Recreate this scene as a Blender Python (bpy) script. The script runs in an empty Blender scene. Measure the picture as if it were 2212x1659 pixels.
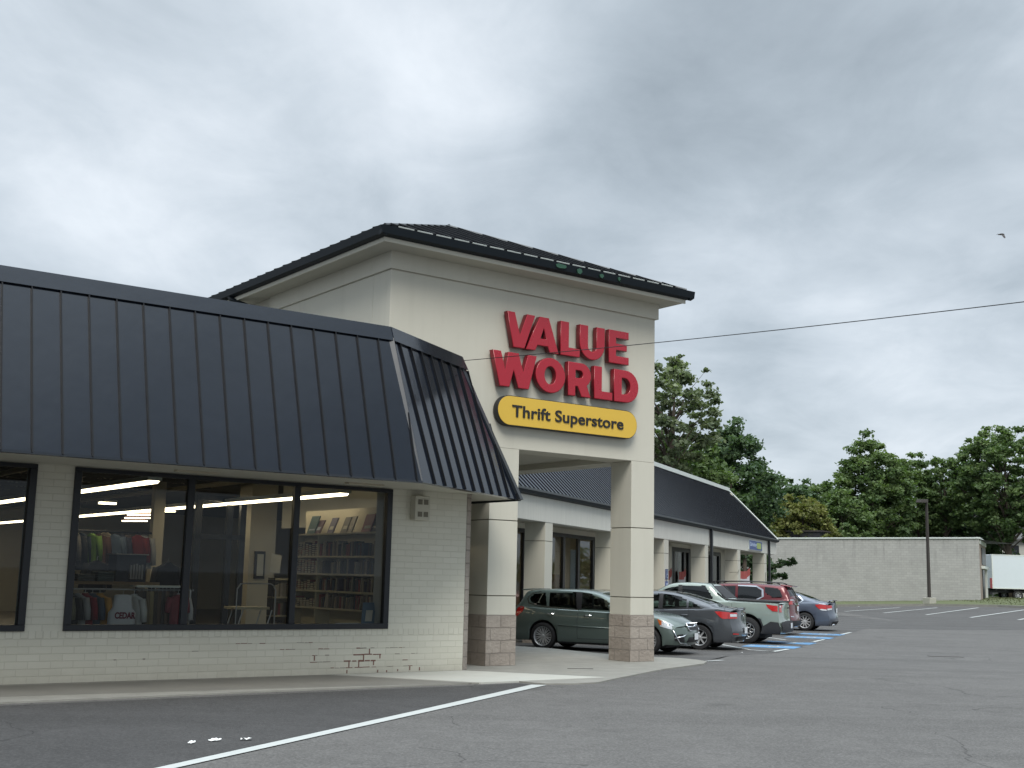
import bpy, bmesh, math, random
import numpy as np
from mathutils import Vector, Matrix
from mathutils.geometry import delaunay_2d_cdt
R = math.radians
sc = bpy.context.scene
col = sc.collection

# ------------------------------------------------------------------ camera
cd = bpy.data.cameras.new('camera'); cam = bpy.data.objects.new('camera', cd); col.objects.link(cam)
cd.sensor_fit = 'HORIZONTAL'; cd.sensor_width = 36.0; cd.lens = 36.0 * 2635.0 / 2212.0
cd.clip_start = 0.1; cd.clip_end = 3000
p_, r_ = R(9.02), R(-1.32)
Mx = Matrix(((1, 0, 0), (0, -math.sin(p_), math.cos(p_)), (0, math.cos(p_), math.sin(p_))))
Mr = Matrix(((math.cos(r_), -math.sin(r_), 0), (math.sin(r_), math.cos(r_), 0), (0, 0, 1)))
Mc = Mr @ Mx                       # rows: right, up, forward
rot = Matrix((Mc[0], Mc[1], -Mc[2])).transposed()
cam.matrix_world = Matrix.Translation((0, 0, 1.5)) @ rot.to_4x4()
sc.camera = cam

# ------------------------------------------------------------------ exposure
sc.view_settings.view_transform = 'Standard'; sc.view_settings.look = 'None'
sc.view_settings.exposure = 0.75; sc.view_settings.gamma = 1.0
sc.cycles.max_bounces = 8; sc.cycles.transparent_max_bounces = 24
sc.cycles.use_denoising = True

# ------------------------------------------------------------------ overcast sky
SUN_AZ, SUN_EL = 176.0, 50.0       # compass-like: clockwise from +Y
w = bpy.data.worlds.new('World'); sc.world = w; w.use_nodes = True
nt = w.node_tree; nt.nodes.clear()
def nd(nt, t, **k):
    n = nt.nodes.new(t)
    for a, b in k.items(): setattr(n, a, b)
    return n
def lk(nt, a, b): nt.links.new(a, b)
def mth(nt, op, a, b=None, clamp=False):
    n = nd(nt, 'ShaderNodeMath', operation=op); n.use_clamp = clamp
    for i, v in enumerate((a, b)):
        if v is None: continue
        if isinstance(v, (int, float)): n.inputs[i].default_value = v
        else: lk(nt, v, n.inputs[i])
    return n.outputs[0]
def mixc(nt, f, a, b, mode='MIX'):
    n = nd(nt, 'ShaderNodeMix', data_type='RGBA', blend_type=mode)
    for i, v in ((0, f), (6, a), (7, b)):
        if isinstance(v, (int, float)): n.inputs[i].default_value = v
        elif isinstance(v, (tuple, list)): n.inputs[i].default_value = (*v[:3], 1)
        else: lk(nt, v, n.inputs[i])
    return n.outputs[2]
def ramp(nt, f, stops):
    n = nd(nt, 'ShaderNodeValToRGB'); e = n.color_ramp.elements
    while len(e) < len(stops): e.new(0.5)
    for i, (p, c) in enumerate(stops):
        e[i].position = p; e[i].color = (*c, 1) if isinstance(c, (tuple, list)) else (c, c, c, 1)
    lk(nt, f, n.inputs[0]); return n.outputs[0]
def noise(nt, vec, scale, detail=4, rough=.55, dist=0):
    n = nd(nt, 'ShaderNodeTexNoise'); n.inputs['Scale'].default_value = scale
    n.inputs['Detail'].default_value = detail; n.inputs['Roughness'].default_value = rough
    n.inputs['Distortion'].default_value = dist
    if vec is not None: lk(nt, vec, n.inputs['Vector'])
    return n.outputs['Fac']
tc = nd(nt, 'ShaderNodeTexCoord')
sep = nd(nt, 'ShaderNodeSeparateXYZ'); lk(nt, tc.outputs['Generated'], sep.inputs[0])
X, Y, Z = sep.outputs
zz = mth(nt, 'ADD', mth(nt, 'MAXIMUM', Z, 0.0), 0.22)
cmb = nd(nt, 'ShaderNodeCombineXYZ')
lk(nt, mth(nt, 'DIVIDE', X, zz), cmb.inputs[0]); lk(nt, mth(nt, 'DIVIDE', Y, zz), cmb.inputs[1])
mp = nd(nt, 'ShaderNodeMapping'); lk(nt, cmb.outputs[0], mp.inputs[0])
mp.inputs['Location'].default_value = (3.1, 1.7, 0.4); mp.inputs['Scale'].default_value = (1.0, 0.8, 1)
n1 = noise(nt, mp.outputs[0], 1.15, 8, .54, .15)
n2 = noise(nt, mp.outputs[0], 3.6, 7, .58, .6)
cl = mth(nt, 'ADD', mth(nt, 'SUBTRACT', mth(nt, 'MULTIPLY', n1, 1.05), .19), mth(nt, 'MULTIPLY', n2, .36))
def blob(cx, cy, cz, k, amt):      # a broad bright or dark bank of cloud in one direction of the sky
    v = Vector((cx, cy, cz)).normalized()
    d = nd(nt, 'ShaderNodeVectorMath', operation='DOT_PRODUCT'); d.inputs[1].default_value = v
    nrm = nd(nt, 'ShaderNodeVectorMath', operation='NORMALIZE'); lk(nt, tc.outputs['Generated'], nrm.inputs[0])
    lk(nt, nrm.outputs[0], d.inputs[0])
    return mth(nt, 'MULTIPLY', mth(nt, 'POWER', mth(nt, 'MAXIMUM', d.outputs['Value'], 0), k), amt)
for b in ((-.30, 1, .42, 60, -.10), (-.17, 1, .36, 120, .13), (.20, 1, .40, 45, -.10), (.10, 1, .31, 220, -.03), (.15, 1, .235, 400, .10), (.30, 1, .24, 150, .15),
          (.21, 1, .17, 600, -.06), (-.36, 1, .28, 120, .13), (.38, 1, .13, 150, .09), (-.05, 1, .48, 200, .04)):
    cl = mth(nt, 'ADD', cl, blob(*b))
ccol = ramp(nt, cl, ((.24, (.205, .240, .272)), (.42, (.295, .338, .377)), (.57, (.390, .434, .476)), (.76, (.53, .568, .608))))
lift = mth(nt, 'ADD', 1.0, mth(nt, 'MULTIPLY', mth(nt, 'MULTIPLY', mth(nt, 'SUBTRACT', Z, .60, True), 2.5, True), 4.2))
vm = nd(nt, 'ShaderNodeVectorMath', operation='SCALE'); lk(nt, ccol, vm.inputs[0])
lk(nt, mth(nt, 'MULTIPLY', lift, 10.0), vm.inputs['Scale'])
sky = nd(nt, 'ShaderNodeTexSky', sky_type='NISHITA', sun_disc=False, sun_elevation=R(SUN_EL), sun_rotation=R(SUN_AZ))
skyc = mixc(nt, .95, sky.outputs[0], vm.outputs[0])
bg = nd(nt, 'ShaderNodeBackground'); lk(nt, skyc, bg.inputs[0]); bg.inputs[1].default_value = .1
wo = nd(nt, 'ShaderNodeOutputWorld'); lk(nt, bg.outputs[0], wo.inputs[0])

# ------------------------------------------------------------------ weak sun behind the clouds
sd = bpy.data.lights.new('sun', 'SUN'); so = bpy.data.objects.new('sun', sd); col.objects.link(so)
sd.energy = 1.5; sd.angle = R(28); sd.color = (1, .95, .86)
sv = Vector((math.sin(R(SUN_AZ)) * math.cos(R(SUN_EL)), math.cos(R(SUN_AZ)) * math.cos(R(SUN_EL)), math.sin(R(SUN_EL))))
so.rotation_euler = (-sv).to_track_quat('-Z', 'Y').to_euler()

# ================================================================== helpers
class Fr:                                   # a local frame: x along the heading, y to its left, z up
    def __init__(s, x=0, y=0, z=0, deg=90.0):
        s.o = Vector((x, y, z)); s.a = deg; t = R(deg)
        s.d = Vector((math.sin(t), math.cos(t), 0)); s.p = Vector((-math.cos(t), math.sin(t), 0))
    def w(s, u, v, z=0): return s.o + s.d * u + s.p * v + Vector((0, 0, z))
    def mat(s): return Matrix.Translation(s.o) @ Matrix.Rotation(R(90 - s.a), 4, 'Z')
ID = Fr()
FA = Fr(-.70, 20.24, 0, 53.6)               # left shop front, origin at its right corner
FP = Fr(2.32, 23.26, 0, 53.6)               # entrance tower, origin at the right pier
FD = Fr(1.01, 32.9, 0, 22.4)                # far wing

MATS = {}
def base_mat(name):
    m = bpy.data.materials.new(name); m.use_nodes = True; nt = m.node_tree
    b = nt.nodes['Principled BSDF']; MATS[name] = m
    return m, nt, b
def uvn(nt): return nd(nt, 'ShaderNodeUVMap').outputs[0]
def obc(nt): return nd(nt, 'ShaderNodeTexCoord').outputs['Object']
def bump(nt, b, h, strength=.3, dist=.01):
    n = nd(nt, 'ShaderNodeBump'); n.inputs['Strength'].default_value = strength; n.inputs['Distance'].default_value = dist
    lk(nt, h, n.inputs['Height']); lk(nt, n.outputs[0], b.inputs['Normal']); return n
def pm(name, c, rough=.5, metal=0, spec=.5, var=0, vs=3.0, bmp=0, bs=40, coat=0, emit=None, es=0):
    m, nt, b = base_mat(name)
    b.inputs['Base Color'].default_value = (*c, 1); b.inputs['Roughness'].default_value = rough
    b.inputs['Metallic'].default_value = metal; b.inputs['Specular IOR Level'].default_value = spec
    b.inputs['Coat Weight'].default_value = coat; b.inputs['Coat Roughness'].default_value = .08
    if var:
        o = obc(nt); f = noise(nt, o, vs, 5, .6)
        cc = mixc(nt, f, tuple(max(0, x * (1 - var)) for x in c), tuple(x * (1 + var) for x in c))
        lk(nt, cc, b.inputs['Base Color'])
        rr = mth(nt, 'ADD', mth(nt, 'MULTIPLY', f, .2), rough - .1); lk(nt, rr, b.inputs['Roughness'])
    if bmp: bump(nt, b, noise(nt, obc(nt), bs, 6, .65), bmp, .01)
    if emit: b.inputs['Emission Color'].default_value = (*emit, 1); b.inputs['Emission Strength'].default_value = es
    return m
def brick_mat(name, c1, c2, mortar, bw, bh, ms, rough=.7, bstr=.5, bdist=.006, nz=.15, nscale=25, streak=0, dirt=None):
    m, nt, b = base_mat(name)
    uv = uvn(nt)
    warp = nd(nt, 'ShaderNodeVectorMath', operation='ADD')
    ns = nd(nt, 'ShaderNodeTexNoise'); ns.inputs['Scale'].default_value = 9; lk(nt, uv, ns.inputs['Vector'])
    sc_ = nd(nt, 'ShaderNodeVectorMath', operation='SCALE'); lk(nt, ns.outputs['Color'], sc_.inputs[0]); sc_.inputs['Scale'].default_value = .008
    lk(nt, uv, warp.inputs[0]); lk(nt, sc_.outputs[0], warp.inputs[1])
    br = nd(nt, 'ShaderNodeTexBrick'); lk(nt, warp.outputs[0], br.inputs['Vector'])
    br.inputs['Scale'].default_value = 1; br.inputs['Brick Width'].default_value = bw; br.inputs['Row Height'].default_value = bh
    br.inputs['Mortar Size'].default_value = ms; br.inputs['Mortar Smooth'].default_value = .35
    br.inputs['Color1'].default_value = (*c1, 1); br.inputs['Color2'].default_value = (*c2, 1); br.inputs['Mortar'].default_value = (*mortar, 1)
    f = noise(nt, uv, nscale, 6, .65); f2 = noise(nt, uv, 1.3, 4, .6)
    c = mixc(nt, mth(nt, 'MULTIPLY', f, nz), br.outputs['Color'], tuple(x * .35 for x in c1))
    c = mixc(nt, mth(nt, 'MULTIPLY', f2, nz), c, tuple(min(1, x * 1.35) for x in c2))
    if streak:                                   # rain streaks run down from the coping
        mpn = nd(nt, 'ShaderNodeMapping'); lk(nt, uv, mpn.inputs[0]); mpn.inputs['Scale'].default_value = (1.1, .10, 1)
        s1 = noise(nt, mpn.outputs[0], 2.2, 5, .7)
        sx = nd(nt, 'ShaderNodeSeparateXYZ'); lk(nt, uv, sx.inputs[0])
        top = mth(nt, 'MULTIPLY', mth(nt, 'SUBTRACT', sx.outputs[1], streak - 2.6), .38, True)
        k = mth(nt, 'MULTIPLY', mth(nt, 'MULTIPLY', mth(nt, 'SUBTRACT', s1, .52, True), 5.0, True), mth(nt, 'MULTIPLY', top, .75), True)
        c = mixc(nt, k, c, (.13, .13, .12))
        k2 = mth(nt, 'MULTIPLY', mth(nt, 'SUBTRACT', noise(nt, uv, .55, 4, .6), .45, True), 1.2, True)
        c = mixc(nt, k2, c, tuple(x * .72 for x in c1))
    if dirt is not None:
        sx = nd(nt, 'ShaderNodeSeparateXYZ'); lk(nt, uv, sx.inputs[0])
        low = mth(nt, 'SUBTRACT', 1.0, mth(nt, 'MULTIPLY', sx.outputs[1], 3.5, True), True)
        k = mth(nt, 'MULTIPLY', mth(nt, 'MULTIPLY', low, noise(nt, uv, 6, 5, .7)), dirt, True)
        c = mixc(nt, k, c, (.22, .19, .15))
    lk(nt, c, b.inputs['Base Color']); b.inputs['Roughness'].default_value = rough
    hgt = mth(nt, 'ADD', mth(nt, 'MULTIPLY', br.outputs['Fac'], -1.0), mth(nt, 'MULTIPLY', f, .55 if 'block' in name else .18))
    bump(nt, b, hgt, bstr, bdist)
    return m

brick_mat('painted_brick', (.565, .55, .465), (.605, .59, .505), (.515, .50, .42), .29, .095, .006, .55, .55, .006, .10, 30, dirt=.5)
brick_mat('painted_soldier', (.565, .55, .465), (.605, .59, .505), (.49, .475, .40), .29, .095, .007, .55, .6, .006, .10, 30)
brick_mat('split_block', (.22, .185, .155), (.39, .345, .30), (.10, .085, .075), .43, .215, .009, .9, 1.0, .05, .8, 16)
brick_mat('grey_block', (.385, .38, .365), (.45, .445, .425), (.31, .305, .29), .40, .17, .012, .85, .5, .01, .22, 12, streak=4.95)
pm('grey_mortar', (.30, .275, .24), .9, var=.3, vs=30)
pm('red_mortar', (.19, .10, .08), .9, var=.5, vs=30)
m, nt_, b = base_mat('stucco'); o = obc(nt_)
f = noise(nt_, o, .9, 6, .65); g = noise(nt_, o, 60, 4, .7)
mpn = nd(nt_, 'ShaderNodeMapping'); lk(nt_, o, mpn.inputs[0]); mpn.inputs['Scale'].default_value = (2.2, 2.2, .16)
st = noise(nt_, mpn.outputs[0], 2.2, 5, .6)
c = mixc(nt_, f, (.515, .497, .425), (.585, .567, .487))
c = mixc(nt_, mth(nt_, 'MULTIPLY', mth(nt_, 'SUBTRACT', st, .5, True), .6), c, (.38, .365, .305))
lk(nt_, c, b.inputs['Base Color']); b.inputs['Roughness'].default_value = .85; bump(nt_, b, g, .25, .004)
m, nt_, b = base_mat('fascia_stucco'); o = obc(nt_)
mpn = nd(nt_, 'ShaderNodeMapping'); lk(nt_, o, mpn.inputs[0]); mpn.inputs['Scale'].default_value = (4, 4, .3)
st = noise(nt_, mpn.outputs[0], 2.5, 5, .65)
c = mixc(nt_, st, (.50, .49, .44), (.68, .67, .61)); lk(nt_, c, b.inputs['Base Color']); b.inputs['Roughness'].default_value = .85
bump(nt_, b, noise(nt_, o, 50, 4, .7), .25, .004)
pm('joint', (.16, .15, .12), .9)
pm('soffit', (.47, .455, .385), .8, var=.06, vs=2)
def metal_roof(name, c, rough, ior=1.68):
    m, nt_, b = base_mat(name); o = obc(nt_)
    f = noise(nt_, o, 1.2, 4, .6); f2 = noise(nt_, o, 14, 5, .6)
    c_ = mixc(nt_, f, tuple(x * .85 for x in c), tuple(x * 1.15 for x in c)); lk(nt_, c_, b.inputs['Base Color'])
    b.inputs['Roughness'].default_value = rough
    b.inputs['IOR'].default_value = ior; bump(nt_, b, noise(nt_, o, 2.6, 3, .5), .12, .02)
metal_roof('roof_metal', (.0035, .0065, .013), .12)
metal_roof('roof_seam', (.004, .005, .007), .5, 1.35)
metal_roof('gutter_metal', (.006, .010, .014), .55, 1.3)
metal_roof('roof_trim', (.030, .036, .044), .38, 1.5)
pm('gutter_grey', (.055, .062, .066), .45, var=.15)
pm('green_patch', (.02, .075, .045), .5)
pm('white_cap', (.62, .66, .63), .5, var=.06)
pm('frame_black', (.010, .012, .016), .35, spec=.4)
pm('jamb', (.36, .40, .42), .6)
m, nt_, b = base_mat('glass')
nt_.nodes.remove(b); out = nt_.nodes['Material Output']
tr = nd(nt_, 'ShaderNodeBsdfTransparent'); tr.inputs[0].default_value = (.78, .81, .79, 1)
gl = nd(nt_, 'ShaderNodeBsdfGlossy'); gl.inputs['Roughness'].default_value = .015; gl.inputs[0].default_value = (.9, .95, 1, 1)
fr = nd(nt_, 'ShaderNodeFresnel'); fr.inputs[0].default_value = 1.38
mx = nd(nt_, 'ShaderNodeMixShader'); lk(nt_, fr.outputs[0], mx.inputs[0]); lk(nt_, tr.outputs[0], mx.inputs[1]); lk(nt_, gl.outputs[0], mx.inputs[2]); lk(nt_, mx.outputs[0], out.inputs[0])
def asphalt(name, c, blot):
    m, nt_, b = base_mat(name); o = obc(nt_)
    f = noise(nt_, o, .16, 6, .6, .4); f2 = noise(nt_, o, 1.3, 6, .7); g = noise(nt_, o, 38, 3, .8)
    mpn = nd(nt_, 'ShaderNodeMapping'); lk(nt_, o, mpn.inputs[0]); mpn.inputs['Rotation'].default_value = (0, 0, R(35)); mpn.inputs['Scale'].default_value = (.25, 1.6, 1)
    s_ = noise(nt_, mpn.outputs[0], .5, 5, .65)
    c_ = mixc(nt_, f, tuple(x * (1 - blot) for x in c), tuple(x * (1 + blot) for x in c))
    c_ = mixc(nt_, mth(nt_, 'MULTIPLY', mth(nt_, 'SUBTRACT', f2, .45, True), 2.6, True), c_, tuple(x * 1.5 for x in c))
    c_ = mixc(nt_, mth(nt_, 'MULTIPLY', mth(nt_, 'SUBTRACT', s_, .48, True), 3.0, True), c_, tuple(x * .58 for x in c))
    m5 = noise(nt_, o, 7, 6, .8)
    c_ = mixc(nt_, mth(nt_, 'MULTIPLY', mth(nt_, 'SUBTRACT', m5, .42, True), 2.2, True), c_, tuple(x * .62 for x in c))
    c_ = mixc(nt_, mth(nt_, 'MULTIPLY', mth(nt_, 'SUBTRACT', g, .42, True), 2.6, True), c_, tuple(x * 2.1 for x in c), 'MIX')
    v = nd(nt_, 'ShaderNodeTexVoronoi'); v.inputs['Scale'].default_value = 90; lk(nt_, o, v.inputs['Vector'])
    sp = mth(nt_, 'GREATER_THAN', noise(nt_, o, 34, 2, .5), .68)
    c_ = mixc(nt_, mth(nt_, 'MULTIPLY', sp, .35), c_, tuple(x * .45 for x in c))
    oil = mth(nt_, 'MULTIPLY', mth(nt_, 'SUBTRACT', noise(nt_, o, .9, 2, .4, .3), .66, True), 7.0, True)
    c_ = mixc(nt_, mth(nt_, 'MULTIPLY', oil, .55), c_, tuple(x * .45 for x in c))
    wv = nd(nt_, 'ShaderNodeTexVoronoi', feature='DISTANCE_TO_EDGE'); wv.inputs['Scale'].default_value = .16
    wa = nd(nt_, 'ShaderNodeVectorMath', operation='ADD'); wn = nd(nt_, 'ShaderNodeTexNoise'); wn.inputs['Scale'].default_value = .8; wn.inputs['Detail'].default_value = 6; lk(nt_, o, wn.inputs['Vector'])
    lk(nt_, o, wa.inputs[0]); lk(nt_, wn.outputs['Color'], wa.inputs[1]); lk(nt_, wa.outputs[0], wv.inputs['Vector'])
    crack = mth(nt_, 'MULTIPLY', mth(nt_, 'LESS_THAN', wv.outputs['Distance'], .0016), mth(nt_, 'GREATER_THAN', noise(nt_, o, .35, 2, .5), .5))
    c_ = mixc(nt_, mth(nt_, 'MULTIPLY', crack, .55), c_, tuple(x * .35 for x in c))
    lk(nt_, c_, b.inputs['Base Color']); b.inputs['Roughness'].default_value = .86; b.inputs['Specular IOR Level'].default_value = .3
    bump(nt_, b, mth(nt_, 'ADD', v.outputs['Distance'], g), .5, .006)
asphalt('asphalt_old', (.092, .089, .085), .30)
asphalt('asphalt_new', (.047, .046, .0455), .28)
asphalt('asphalt_far', (.070, .068, .066), .28)
m, nt_, b = base_mat('concrete'); o = obc(nt_)
f = noise(nt_, o, .7, 7, .65, .6); g = noise(nt_, o, 45, 4, .7)
c = mixc(nt_, f, (.30, .292, .255), (.47, .46, .40))
c = mixc(nt_, mth(nt_, 'MULTIPLY', mth(nt_, 'SUBTRACT', noise(nt_, o, 2.1, 6, .7, 1.0), .5, True), 1.4), c, (.25, .24, .21))
lk(nt_, c, b.inputs['Base Color']); b.inputs['Roughness'].default_value = .85; bump(nt_, b, g, .3, .004)
pm('concrete_new', (.44, .44, .40), .8, var=.12, vs=2, bmp=.2)
pm('concrete_stain_shade', (.165, .16, .142), .85, var=.25, vs=1.5, bmp=.2)
pm('kerb_concrete', (.24, .235, .21), .9, var=.3, vs=3, bmp=.3)
pm('paint_white', (.45, .47, .455), .7, var=.14, vs=8)
pm('paint_faded', (.20, .20, .20), .8, var=.35, vs=3)
pm('paint_blue', (.10, .24, .42), .75, var=.25, vs=4)
pm('grass', (.085, .10, .040), .9, var=.5, vs=4)
pm('sign_red', (.36, .008, .022), .28, coat=.15, var=.06, vs=2)
pm('sign_red_side', (.15, .008, .014), .35)
pm('sign_yellow', (.66, .43, .055), .35, var=.02)
pm('black', (.012, .012, .014), .5)
pm('black_soft', (.02, .021, .024), .7)
pm('rubber', (.013, .013, .014), .8)
pm('chrome', (.75, .77, .8), .15, metal=1)
pm('alloy', (.46, .47, .48), .35, metal=.35)
pm('lamp_red', (.42, .012, .012), .15, coat=.8)
pm('lamp_clear', (.62, .65, .68), .1, metal=.3, coat=.8)
pm('lamp_amber', (.45, .10, .02), .2, coat=.6)
pm('plate', (.70, .72, .74), .4)
pm('bark', (.075, .06, .047), .95, var=.4, vs=6, bmp=.6, bs=12)
pm('dark_iron', (.045, .038, .034), .6, var=.2)
pm('truck_white', (.62, .68, .72), .4, var=.04)
pm('wood_grey', (.30, .24, .20), .8, var=.4, vs=6)
pm('room_wall', (.44, .40, .31), .8, var=.05)
pm('room_dark', (.10, .10, .095), .9, var=.3, vs=1)
pm('room_floor', (.16, .145, .12), .5, var=.2, vs=2)
pm('shelf_cream', (.52, .47, .33), .6)
pm('tube_light', (1, .9, .7), .5, emit=(1.0, .84, .58), es=4.2)
pm('tube_cool', (1, .9, .7), .5, emit=(1.0, .86, .62), es=3.2)
def car_paint(name, c, flake=.35, rough=.35):
    m, nt_, b = base_mat(name)
    b.inputs['Base Color'].default_value = (*c, 1); b.inputs['Metallic'].default_value = flake
    b.inputs['Roughness'].default_value = rough; b.inputs['Coat Weight'].default_value = .9; b.inputs['Coat Roughness'].default_value = .05
    bump(nt_, b, noise(nt_, obc(nt_), 1.2, 2, .5), .06, .03)
car_paint('paint_green', (.115, .152, .138)); car_paint('paint_grey', (.065, .072, .082)); car_paint('paint_sage', (.25, .30, .27), .15)
car_paint('paint_red', (.115, .006, .011)); car_paint('paint_slate', (.085, .105, .145))
m, nt_, b = base_mat('car_glass')
nt_.nodes.remove(b); out = nt_.nodes['Material Output']
tr = nd(nt_, 'ShaderNodeBsdfTransparent'); tr.inputs[0].default_value = (.38, .43, .41, 1)
gl = nd(nt_, 'ShaderNodeBsdfGlossy'); gl.inputs['Roughness'].default_value = .02
fr = nd(nt_, 'ShaderNodeFresnel'); fr.inputs[0].default_value = 1.5
mx = nd(nt_, 'ShaderNodeMixShader'); lk(nt_, fr.outputs[0], mx.inputs[0]); lk(nt_, tr.outputs[0], mx.inputs[1]); lk(nt_, gl.outputs[0], mx.inputs[2]); lk(nt_, mx.outputs[0], out.inputs[0])
m, nt_, b = base_mat('car_glass_top')
nt_.nodes.remove(b); out = nt_.nodes['Material Output']
tr = nd(nt_, 'ShaderNodeBsdfTransparent'); tr.inputs[0].default_value = (.30, .34, .33, 1)
gl = nd(nt_, 'ShaderNodeBsdfGlossy'); gl.inputs['Roughness'].default_value = .02
fr = nd(nt_, 'ShaderNodeFresnel'); fr.inputs[0].default_value = 2.1
mx = nd(nt_, 'ShaderNodeMixShader'); lk(nt_, fr.outputs[0], mx.inputs[0]); lk(nt_, tr.outputs[0], mx.inputs[1]); lk(nt_, gl.outputs[0], mx.inputs[2]); lk(nt_, mx.outputs[0], out.inputs[0])
pm('car_glass_dark', (.012, .014, .016), .04, spec=.6)
def M(n):
    if n in MATS: return MATS[n]
    raise KeyError(n)
def cm(c, rough=.7):                       # a plain coloured cloth / card / paper material, made once per colour
    k = 'c_%d_%d_%d' % tuple(int(x * 200) for x in c)
    if k not in MATS: pm(k, c, rough, var=.18, vs=6)
    return k

class MB:
    def __init__(s): s.v = []; s.f = []; s.m = []; s.uv = []; s.ms = []
    def mi(s, m):
        if m not in s.ms: s.ms.append(m)
        return s.ms.index(m)
    def face(s, pts, m, uv=None):
        i = len(s.v); s.v += [tuple(p) for p in pts]; s.f.append(tuple(range(i, i + len(pts)))); s.m.append(s.mi(m)); s.uv.append(uv)
    def grid(s, P, m, close=False):        # P: rows of points
        n = len(P[0]); i = len(s.v)
        for r in P: s.v += [tuple(p) for p in r]
        k = s.mi(m)
        for a in range(len(P) - 1):
            for b in range(n - (0 if close else 1)):
                c = (b + 1) % n
                s.f.append((i + a * n + b, i + a * n + c, i + (a + 1) * n + c, i + (a + 1) * n + b)); s.m.append(k); s.uv.append(None)
    def box(s, u0, u1, v0, v1, z0, z1, m, skip=''):
        p = [(u0, v0, z0), (u1, v0, z0), (u1, v1, z0), (u0, v1, z0), (u0, v0, z1), (u1, v0, z1), (u1, v1, z1), (u0, v1, z1)]
        i = len(s.v); s.v += p; k = s.mi(m)
        for nm, f in (('b', (0, 3, 2, 1)), ('t', (4, 5, 6, 7)), ('f', (0, 1, 5, 4)), ('r', (1, 2, 6, 5)), ('k', (2, 3, 7, 6)), ('l', (3, 0, 4, 7))):
            if nm in skip: continue
            s.f.append(tuple(i + x for x in f)); s.m.append(k); s.uv.append(None)
    def hexa(s, b, t, m):                  # 4 bottom points, 4 top points
        i = len(s.v); s.v += [tuple(x) for x in b] + [tuple(x) for x in t]; k = s.mi(m)
        for f in ((0, 3, 2, 1), (4, 5, 6, 7), (0, 1, 5, 4), (1, 2, 6, 5), (2, 3, 7, 6), (3, 0, 4, 7)):
            s.f.append(tuple(i + x for x in f)); s.m.append(k); s.uv.append(None)
    def tube(s, pts, rs, m, n=8, cap=True):
        pts = [Vector(p) for p in pts]
        if isinstance(rs, (int, float)): rs = [rs] * len(pts)
        rows = []
        up = Vector((0, 0, 1))
        for i, p in enumerate(pts):
            d = (pts[min(i + 1, len(pts) - 1)] - pts[max(i - 1, 0)]).normalized()
            a = d.cross(up if abs(d.z) < .95 else Vector((1, 0, 0))).normalized(); b_ = d.cross(a)
            rows.append([p + (a * math.cos(t) + b_ * math.sin(t)) * rs[i] for t in [2 * math.pi * j / n for j in range(n)]])
        s.grid(rows, m, True)
        if cap: s.face(rows[0], m); s.face(rows[-1][::-1], m)
    def prism(s, poly, a0, a1, m, axis='v', ms=None):     # poly in (u,z) if axis v; (v,z) if axis u; (u,v) if axis z
        def P(p, a): return (p[0], a, p[1]) if axis == 'v' else ((a, p[0], p[1]) if axis == 'u' else (p[0], p[1], a))
        s.face([P(p, a0) for p in poly], m); s.face([P(p, a1) for p in poly][::-1], ms or m)
        for i in range(len(poly)):
            q, r = poly[i], poly[(i + 1) % len(poly)]
            s.face([P(q, a0), P(r, a0), P(r, a1), P(q, a1)], ms or m)
    def build(s, name, parent=None, F=None, smooth=False, bevel=0, sharp=None, recalc=True):
        me = bpy.data.meshes.new(name); me.from_pydata(s.v, [], s.f)
        for m in s.ms: me.materials.append(M(m))
        me.polygons.foreach_set('material_index', s.m)
        uvl = me.uv_layers.new(name='UVMap')
        for p, cu in zip(me.polygons, s.uv):
            n = p.normal
            for j, li in enumerate(p.loop_indices):
                if cu: uvl.data[li].uv = cu[j]; continue
                x, y, z = me.vertices[me.loops[li].vertex_index].co
                uvl.data[li].uv = (x, y) if abs(n.z) > .75 else ((x, z) if abs(n.y) >= abs(n.x) else (y + .21, z))
        if recalc:
            bm = bmesh.new(); bm.from_mesh(me)
            if smooth: bmesh.ops.remove_doubles(bm, verts=bm.verts, dist=1e-5)
            bmesh.ops.recalc_face_normals(bm, faces=bm.faces); bm.to_mesh(me); bm.free()
        if smooth:
            me.shade_smooth()
            if sharp: me.set_sharp_from_angle(angle=R(sharp))
        return link(name, me, parent, F, bevel)
def link(name, me, parent=None, F=None, bevel=0):
    ob = bpy.data.objects.new(name, me); col.objects.link(ob)
    if parent is not None:
        ob.parent = parent
        if F is not None:
            ob.matrix_basis = world_of(parent).inverted() @ F.mat()
        WM[ob.name] = world_of(parent) @ ob.matrix_basis
    else:
        if F is not None: ob.matrix_basis = F.mat()
        WM[ob.name] = ob.matrix_basis.copy()
    if bevel:
        md = ob.modifiers.new('bevel', 'BEVEL'); md.width = bevel; md.segments = 2; md.limit_method = 'ANGLE'; md.angle_limit = R(40)
    return ob
WM = {}
def world_of(o): return WM.get(o.name, o.matrix_basis)
def tag(o, label=None, cat=None, group=None, kind=None):
    if label: o['label'] = label
    if cat: o['category'] = cat
    if group: o['group'] = group
    if kind: o['kind'] = kind
    return o
def thing(name, label, cat, F, group=None):
    o = bpy.data.objects.new(name, None); col.objects.link(o); o.matrix_basis = F.mat(); o.empty_display_size = .3
    WM[o.name] = F.mat(); return tag(o, label, cat, group)
def copy_tree(o, parent=None):
    c = o.copy(); col.objects.link(c)
    if parent is not None: c.parent = parent
    for ch in [x for x in o.children]: copy_tree(ch, c)
    return c
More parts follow.
